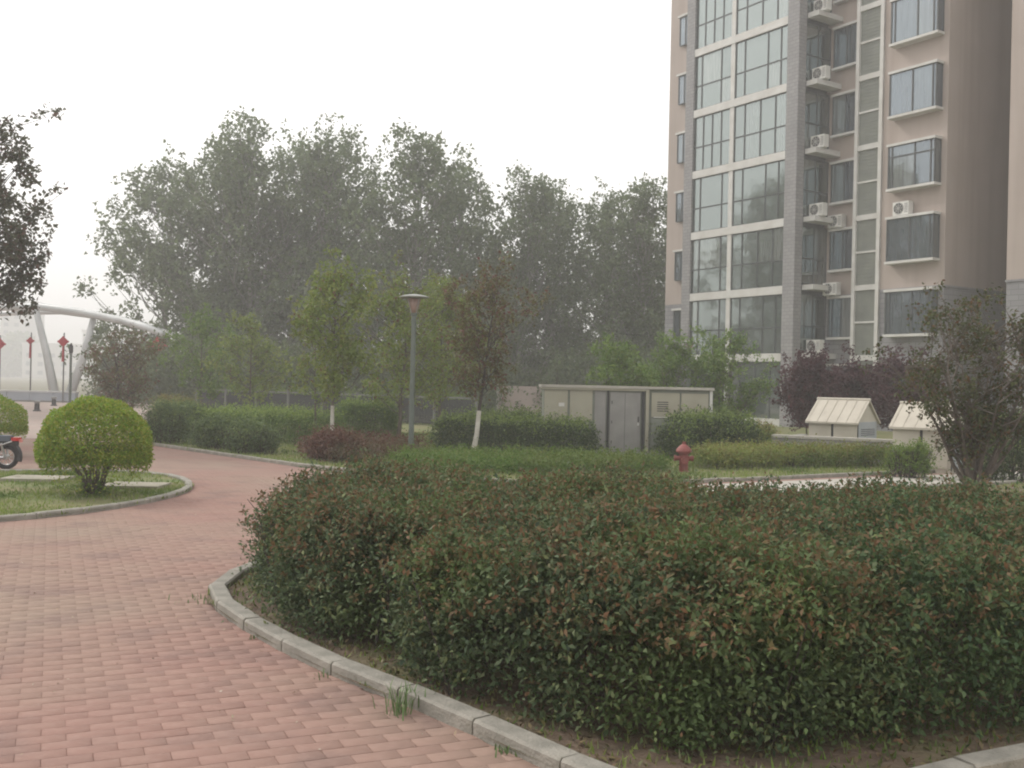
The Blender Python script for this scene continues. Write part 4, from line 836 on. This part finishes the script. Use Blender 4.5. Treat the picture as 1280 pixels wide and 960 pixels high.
# ------------------------------------------------------------------ plaza with white arch and red festoons
def P60(px, py, Y=60): return Vector(atY(px, py, Y))
AR = thing('white_arch', 'white curved tubular arch on splayed columns over the far plaza', 'arch', (P60(70, 498).x, 60, 0))
ax = AR.location
pts = [P60(px, py, 60 + dy) - ax for px, py, dy in ((-150, 415, 5), (-90, 396, 4), (-40, 387, 3), (0, 384, 2), (50, 383.5, 1), (100, 390, 0), (150, 400, -1), (180, 408, -2), (203, 417, -3))]
MB().tube(pts, [.22] * 8 + [.16], 14).build('beam', M['steel'], AR, True)
pts2 = [p + Vector((.15, 2.6, -.12)) for p in pts]; MB().tube(pts2, [.16] * 9, 10).build('beam', M['steel'], AR, True)
for i in range(1, 8): MB().tube([pts[i], pts2[i]], .07, 8).build('tie', M['steel'], AR)
for (x0, y0), (xm, ym), (x1, y1), dy in (((45, 388), (58, 440), (70, 500), 1), ((118, 394), (103, 450), (84, 500), 0), ((-95, 398), (-80, 440), (-60, 500), 4), ((-30, 387), (-38, 440), (-52, 500), 3)):
    MB().tube([P60(x0, y0, 60 + dy) - ax, P60(xm, ym, 60 + dy) - ax, Vector((P60(x1, y1, 60 + dy).x - ax.x, dy, 0))], [.17, .22, .30], 12).build('column', M['steel'], AR, True)
m = MB(); m.lathe([(.9, 0), (.9, .25), (.8, .3), (0, .31)], 20); m.build('footing', M['pale'], AR)
def festoon(label, px, py, Y, w, src=None):
    p = P60(px, py, Y); t = thing('festoon_post', label, 'decoration', (p.x, Y, 0), 0, 'red knot festoons over the plaza'); z = p.z; h = w / 2
    MB().tube([(.0, .12, 0), (0, .12, z + .5)], [.05, .035], 8).build('pole', M['galv'], t); MB().tube([(0, .12, z + h + .12), (0, 0, z + h + .12)], .02, 6).build('hook', M['galv'], t)
    m = MB(); Mx = Matrix.Translation((0, 0, z)) @ Matrix.Rotation(PI / 4, 4, 'Y'); q = h * .72; m.box(-q, -.06, -q, q, .06, q, Mx)
    for sx, sz in ((1, 0), (-1, 0), (0, 1), (0, -1)): m.tube([(sx * h * .95, 0, z + sz * h * .95), (sx * h * 1.05, 0, z + sz * h * 1.05)], .06, 8)
    m.build('knot', M['knot'], t); m = MB()
    for k in range(5): m.tube([((k - 2) * .02, 0, z - h * 1.1), ((k - 2) * .03, 0, z - h * 1.1 - .8)], .014, 5)
    m.build('tassel', M['knot'], t)
festoon('narrow red diamond knot festoon hanging left of the first arch column', 38, 426, 62, .42); festoon('red diamond knot festoon hanging between the two arch columns', 79, 427, 58, .58)
festoon('large red knot festoon hanging at the right end of the arch beside the dark trees', 197, 433, 54, .95); festoon('red knot festoon cut by the left picture edge below the dusky tree', -1, 430, 60, .7)
PW = thing('plaza_wall', 'low pale blue wall with dark cap line across the far plaza', 'wall', (gx(-60, 60), 58.5, 0))
for i in range(6): link('wall_panel', MB().box(i * 1.3, 0, 0, i * 1.3 + 1.27, .4, .55).mesh(), M['blue'], PW); link('cap_stone', MB().box(i * 1.3, -.04, .555, i * 1.3 + 1.29, .44, .64).mesh(), M['steel'], PW); link('base_course', MB().box(i * 1.3, -.03, 0, i * 1.3 + 1.28, -.001, .09).mesh(), M['greyp'], PW)
for lab, px, Y in (('dark short bollard on the plaza behind the round bush, further one', 68, 52), ('dark purple short bollard on the plaza between the two round bushes', 47, 44)):
    t = thing('bollard', lab, 'bollard', (gx(px, Y), Y, 0), 0, 'dark bollards on the plaza'); MB().lathe([(.16, 0), (.16, .05), (.11, .08), (.10, .34), (.0, .36)], 12).build('post', M['dark'], t); MB().lathe([(.11, .36), (.14, .40), (.1, .46), (0, .48)], 12).build('cap', M['greyp'], t)
t = thing('bollard_lamp', 'slim dark lamp post in front of the arch, above the round bush', 'lamp post', (gx(88, 45), 45, 0)); MB().lathe([(.1, 0), (.1, .05), (.06, .08), (.05, 2.45), (.07, 2.5), (0, 2.51)], 10).build('pole', M['pole'], t); MB().lathe([(.07, 2.51), (.09, 2.6), (.085, 2.82), (.02, 2.95), (0, 2.96)], 10).build('lantern', M['dark'], t)

# ------------------------------------------------------------------ moped
MP = thing('moped', 'dark moped with red tail light parked at the left picture edge behind the island lawn', 'moped', (gx(10, 17.3), 17.3, 0), math.radians(4))
def wheel(x, nm='wheel'):
    w = MB(); w.tube([(x + .17 * math.cos(a), 0, .205 + .17 * math.sin(a)) for a in np.linspace(0, 2 * PI, 25)], .038, 8, False); o = w.build(nm, M['rubber'], MP, True)
    q = MB(); q.tube([(x + .135 * math.cos(a), 0, .205 + .135 * math.sin(a)) for a in np.linspace(0, 2 * PI, 25)], .012, 6, False); q.tube([(x, -.06, .205), (x, .06, .205)], .04, 10)
    for k in range(10): a = 2 * PI * k / 10; q.tube([(x, 0, .205), (x + .135 * math.cos(a), 0, .205 + .135 * math.sin(a))], .006, 4)
    q.build('rim', M['chrome'], o)
wheel(0); wheel(-1.15)
m = MB(); m.tube([(.205 * math.cos(a) * 1.08, 0, .215 + .215 * math.sin(a) * 1.08) for a in np.linspace(2.3, -.35, 10)], [.045] * 9 + [.05], 6); m.build('mudguard', M['dark'], MP)
m = MB(); m.prism([(-.75, -.1), (.12, -.09), (.2, 0), (.12, .09), (-.75, .1)], .40, .47); m.build('body', M['dark'], MP)
m = MB(); m.prism([(-.68, -.1), (-.05, -.12), (.08, -.08), (.08, .08), (-.05, .12), (-.68, .1)], .472, .56); m.build('seat', mat('blue_grey_seat', (.10, .12, .15), None, 6, .5), MP)
MB().box(.10, -.07, .475, .21, .07, .53).build('tail_light', M['redlight'], MP); MB().box(.212, -.03, .45, .25, .03, .50).build('reflector', M['pinklamp'], MP)
for s_ in (-1, 1): MB().tube([(-.35, s_ * .12, .33), (0, s_ * .13, .42), (.13, s_ * .11, .47)], .012, 6).build('grab_rail', M['chrome'], MP); MB().tube([(0, s_ * .07, .205), (-.05, s_ * .1, .44)], .018, 8).build('shock_absorber', M['chrome'], MP)
MB().tube([(0, -.09, .2), (-.45, -.09, .22), (-.6, -.08, .25)], [.03, .035, .02], 8).build('exhaust', M['chrome'], MP)
MB().tube([(-1.15, 0, .2), (-1.0, 0, .62), (-.92, 0, .92)], [.035, .03, .025], 8).build('fork', M['chrome'], MP); MB().tube([(-.92, -.3, .93), (-.94, 0, .95), (-.92, .3, .93)], .016, 8).build('handlebar', M['dark'], MP)
m = MB(); m.prism([(-1.12, -.16), (-.9, -.2), (-.9, .2), (-1.12, .16)], .28, .82); m.build('leg_shield', M['dark'], MP); m = MB(); m.box(-.92, -.13, .24, -.4, .13, .30); m.build('footboard', M['dark'], MP)
m = MB(); m.lathe([(.0, .80), (.07, .82), (.08, .88), (.05, .95), (0, .96)], 12, (-1.08, 0, 0)); m.build('headlight', M['chrome'], MP)

# ------------------------------------------------------------------ far background
def far_block(label, px, Y, w, d, h):
    t = thing('distant_building', label, 'building', (gx(px, Y), Y, 0), .2, 'pale buildings in the haze'); MB().box(-w / 2, 0, 0, w / 2, d, h).build('wall', M['fartower'], t); MB().box(-w / 2 - .3, -.3, h, w / 2 + .3, d + .3, h + .8).build('roof', M['fartower'], t)
    me = MB().box(-.9, -.08, 0, .9, .0, 1.5).mesh('window'); me.materials.append(M['farwin'])
    for i in range(int(w / 4)):
        for k in range(int(h / 3.2)): link('window', me, None, t, (-w / 2 + 2.2 + i * 4, -.01, 1.2 + k * 3.2))
far_block('pale tower block fading into the haze at the left picture edge', 22, 420, 14, 12, 30); far_block('low pale block in the haze behind the arch columns', 75, 380, 26, 12, 12); far_block('broad pale block in the haze left of the poplars', 140, 400, 22, 12, 18)
r = np.random.default_rng(77); n = 60000
ang_ = r.uniform(-.62, .62, n); dist_ = r.uniform(430, 480, n); hh = 11 + 3.5 * np.sin(ang_ * 40) + 2.5 * np.sin(ang_ * 97 + 1); Pn = np.stack([np.sin(ang_) * dist_, np.cos(ang_) * dist_, hh * r.random(n) ** .8], 1)
tag(link('distant_woodland', leaf_mesh('distant_woodland', Pn, r, 2.4, .8, None, .3), M['L_pop']), 'faint band of far trees fading into the haze along the horizon', 'woodland', kind='stuff')

# ------------------------------------------------------------------ haze
hz = MB().box(-1600, -80, -1.2, 1600, 1800, 34).build('haze', None); hm = bpy.data.materials.new('haze_air'); hm.use_nodes = True; ht = hm.node_tree; ht.nodes.clear()
ho = ht.nodes.new('ShaderNodeOutputMaterial'); hv = ht.nodes.new('ShaderNodeVolumePrincipled'); hv.inputs['Color'].default_value = (.93, .93, .93, 1); hv.inputs['Density'].default_value = .0030; hv.inputs['Anisotropy'].default_value = .2
ht.links.new(hv.outputs[0], ho.inputs['Volume']); hz.data.materials.append(hm); tag(hz, 'pale haze hanging in the air over the whole garden', 'haze', kind='stuff')
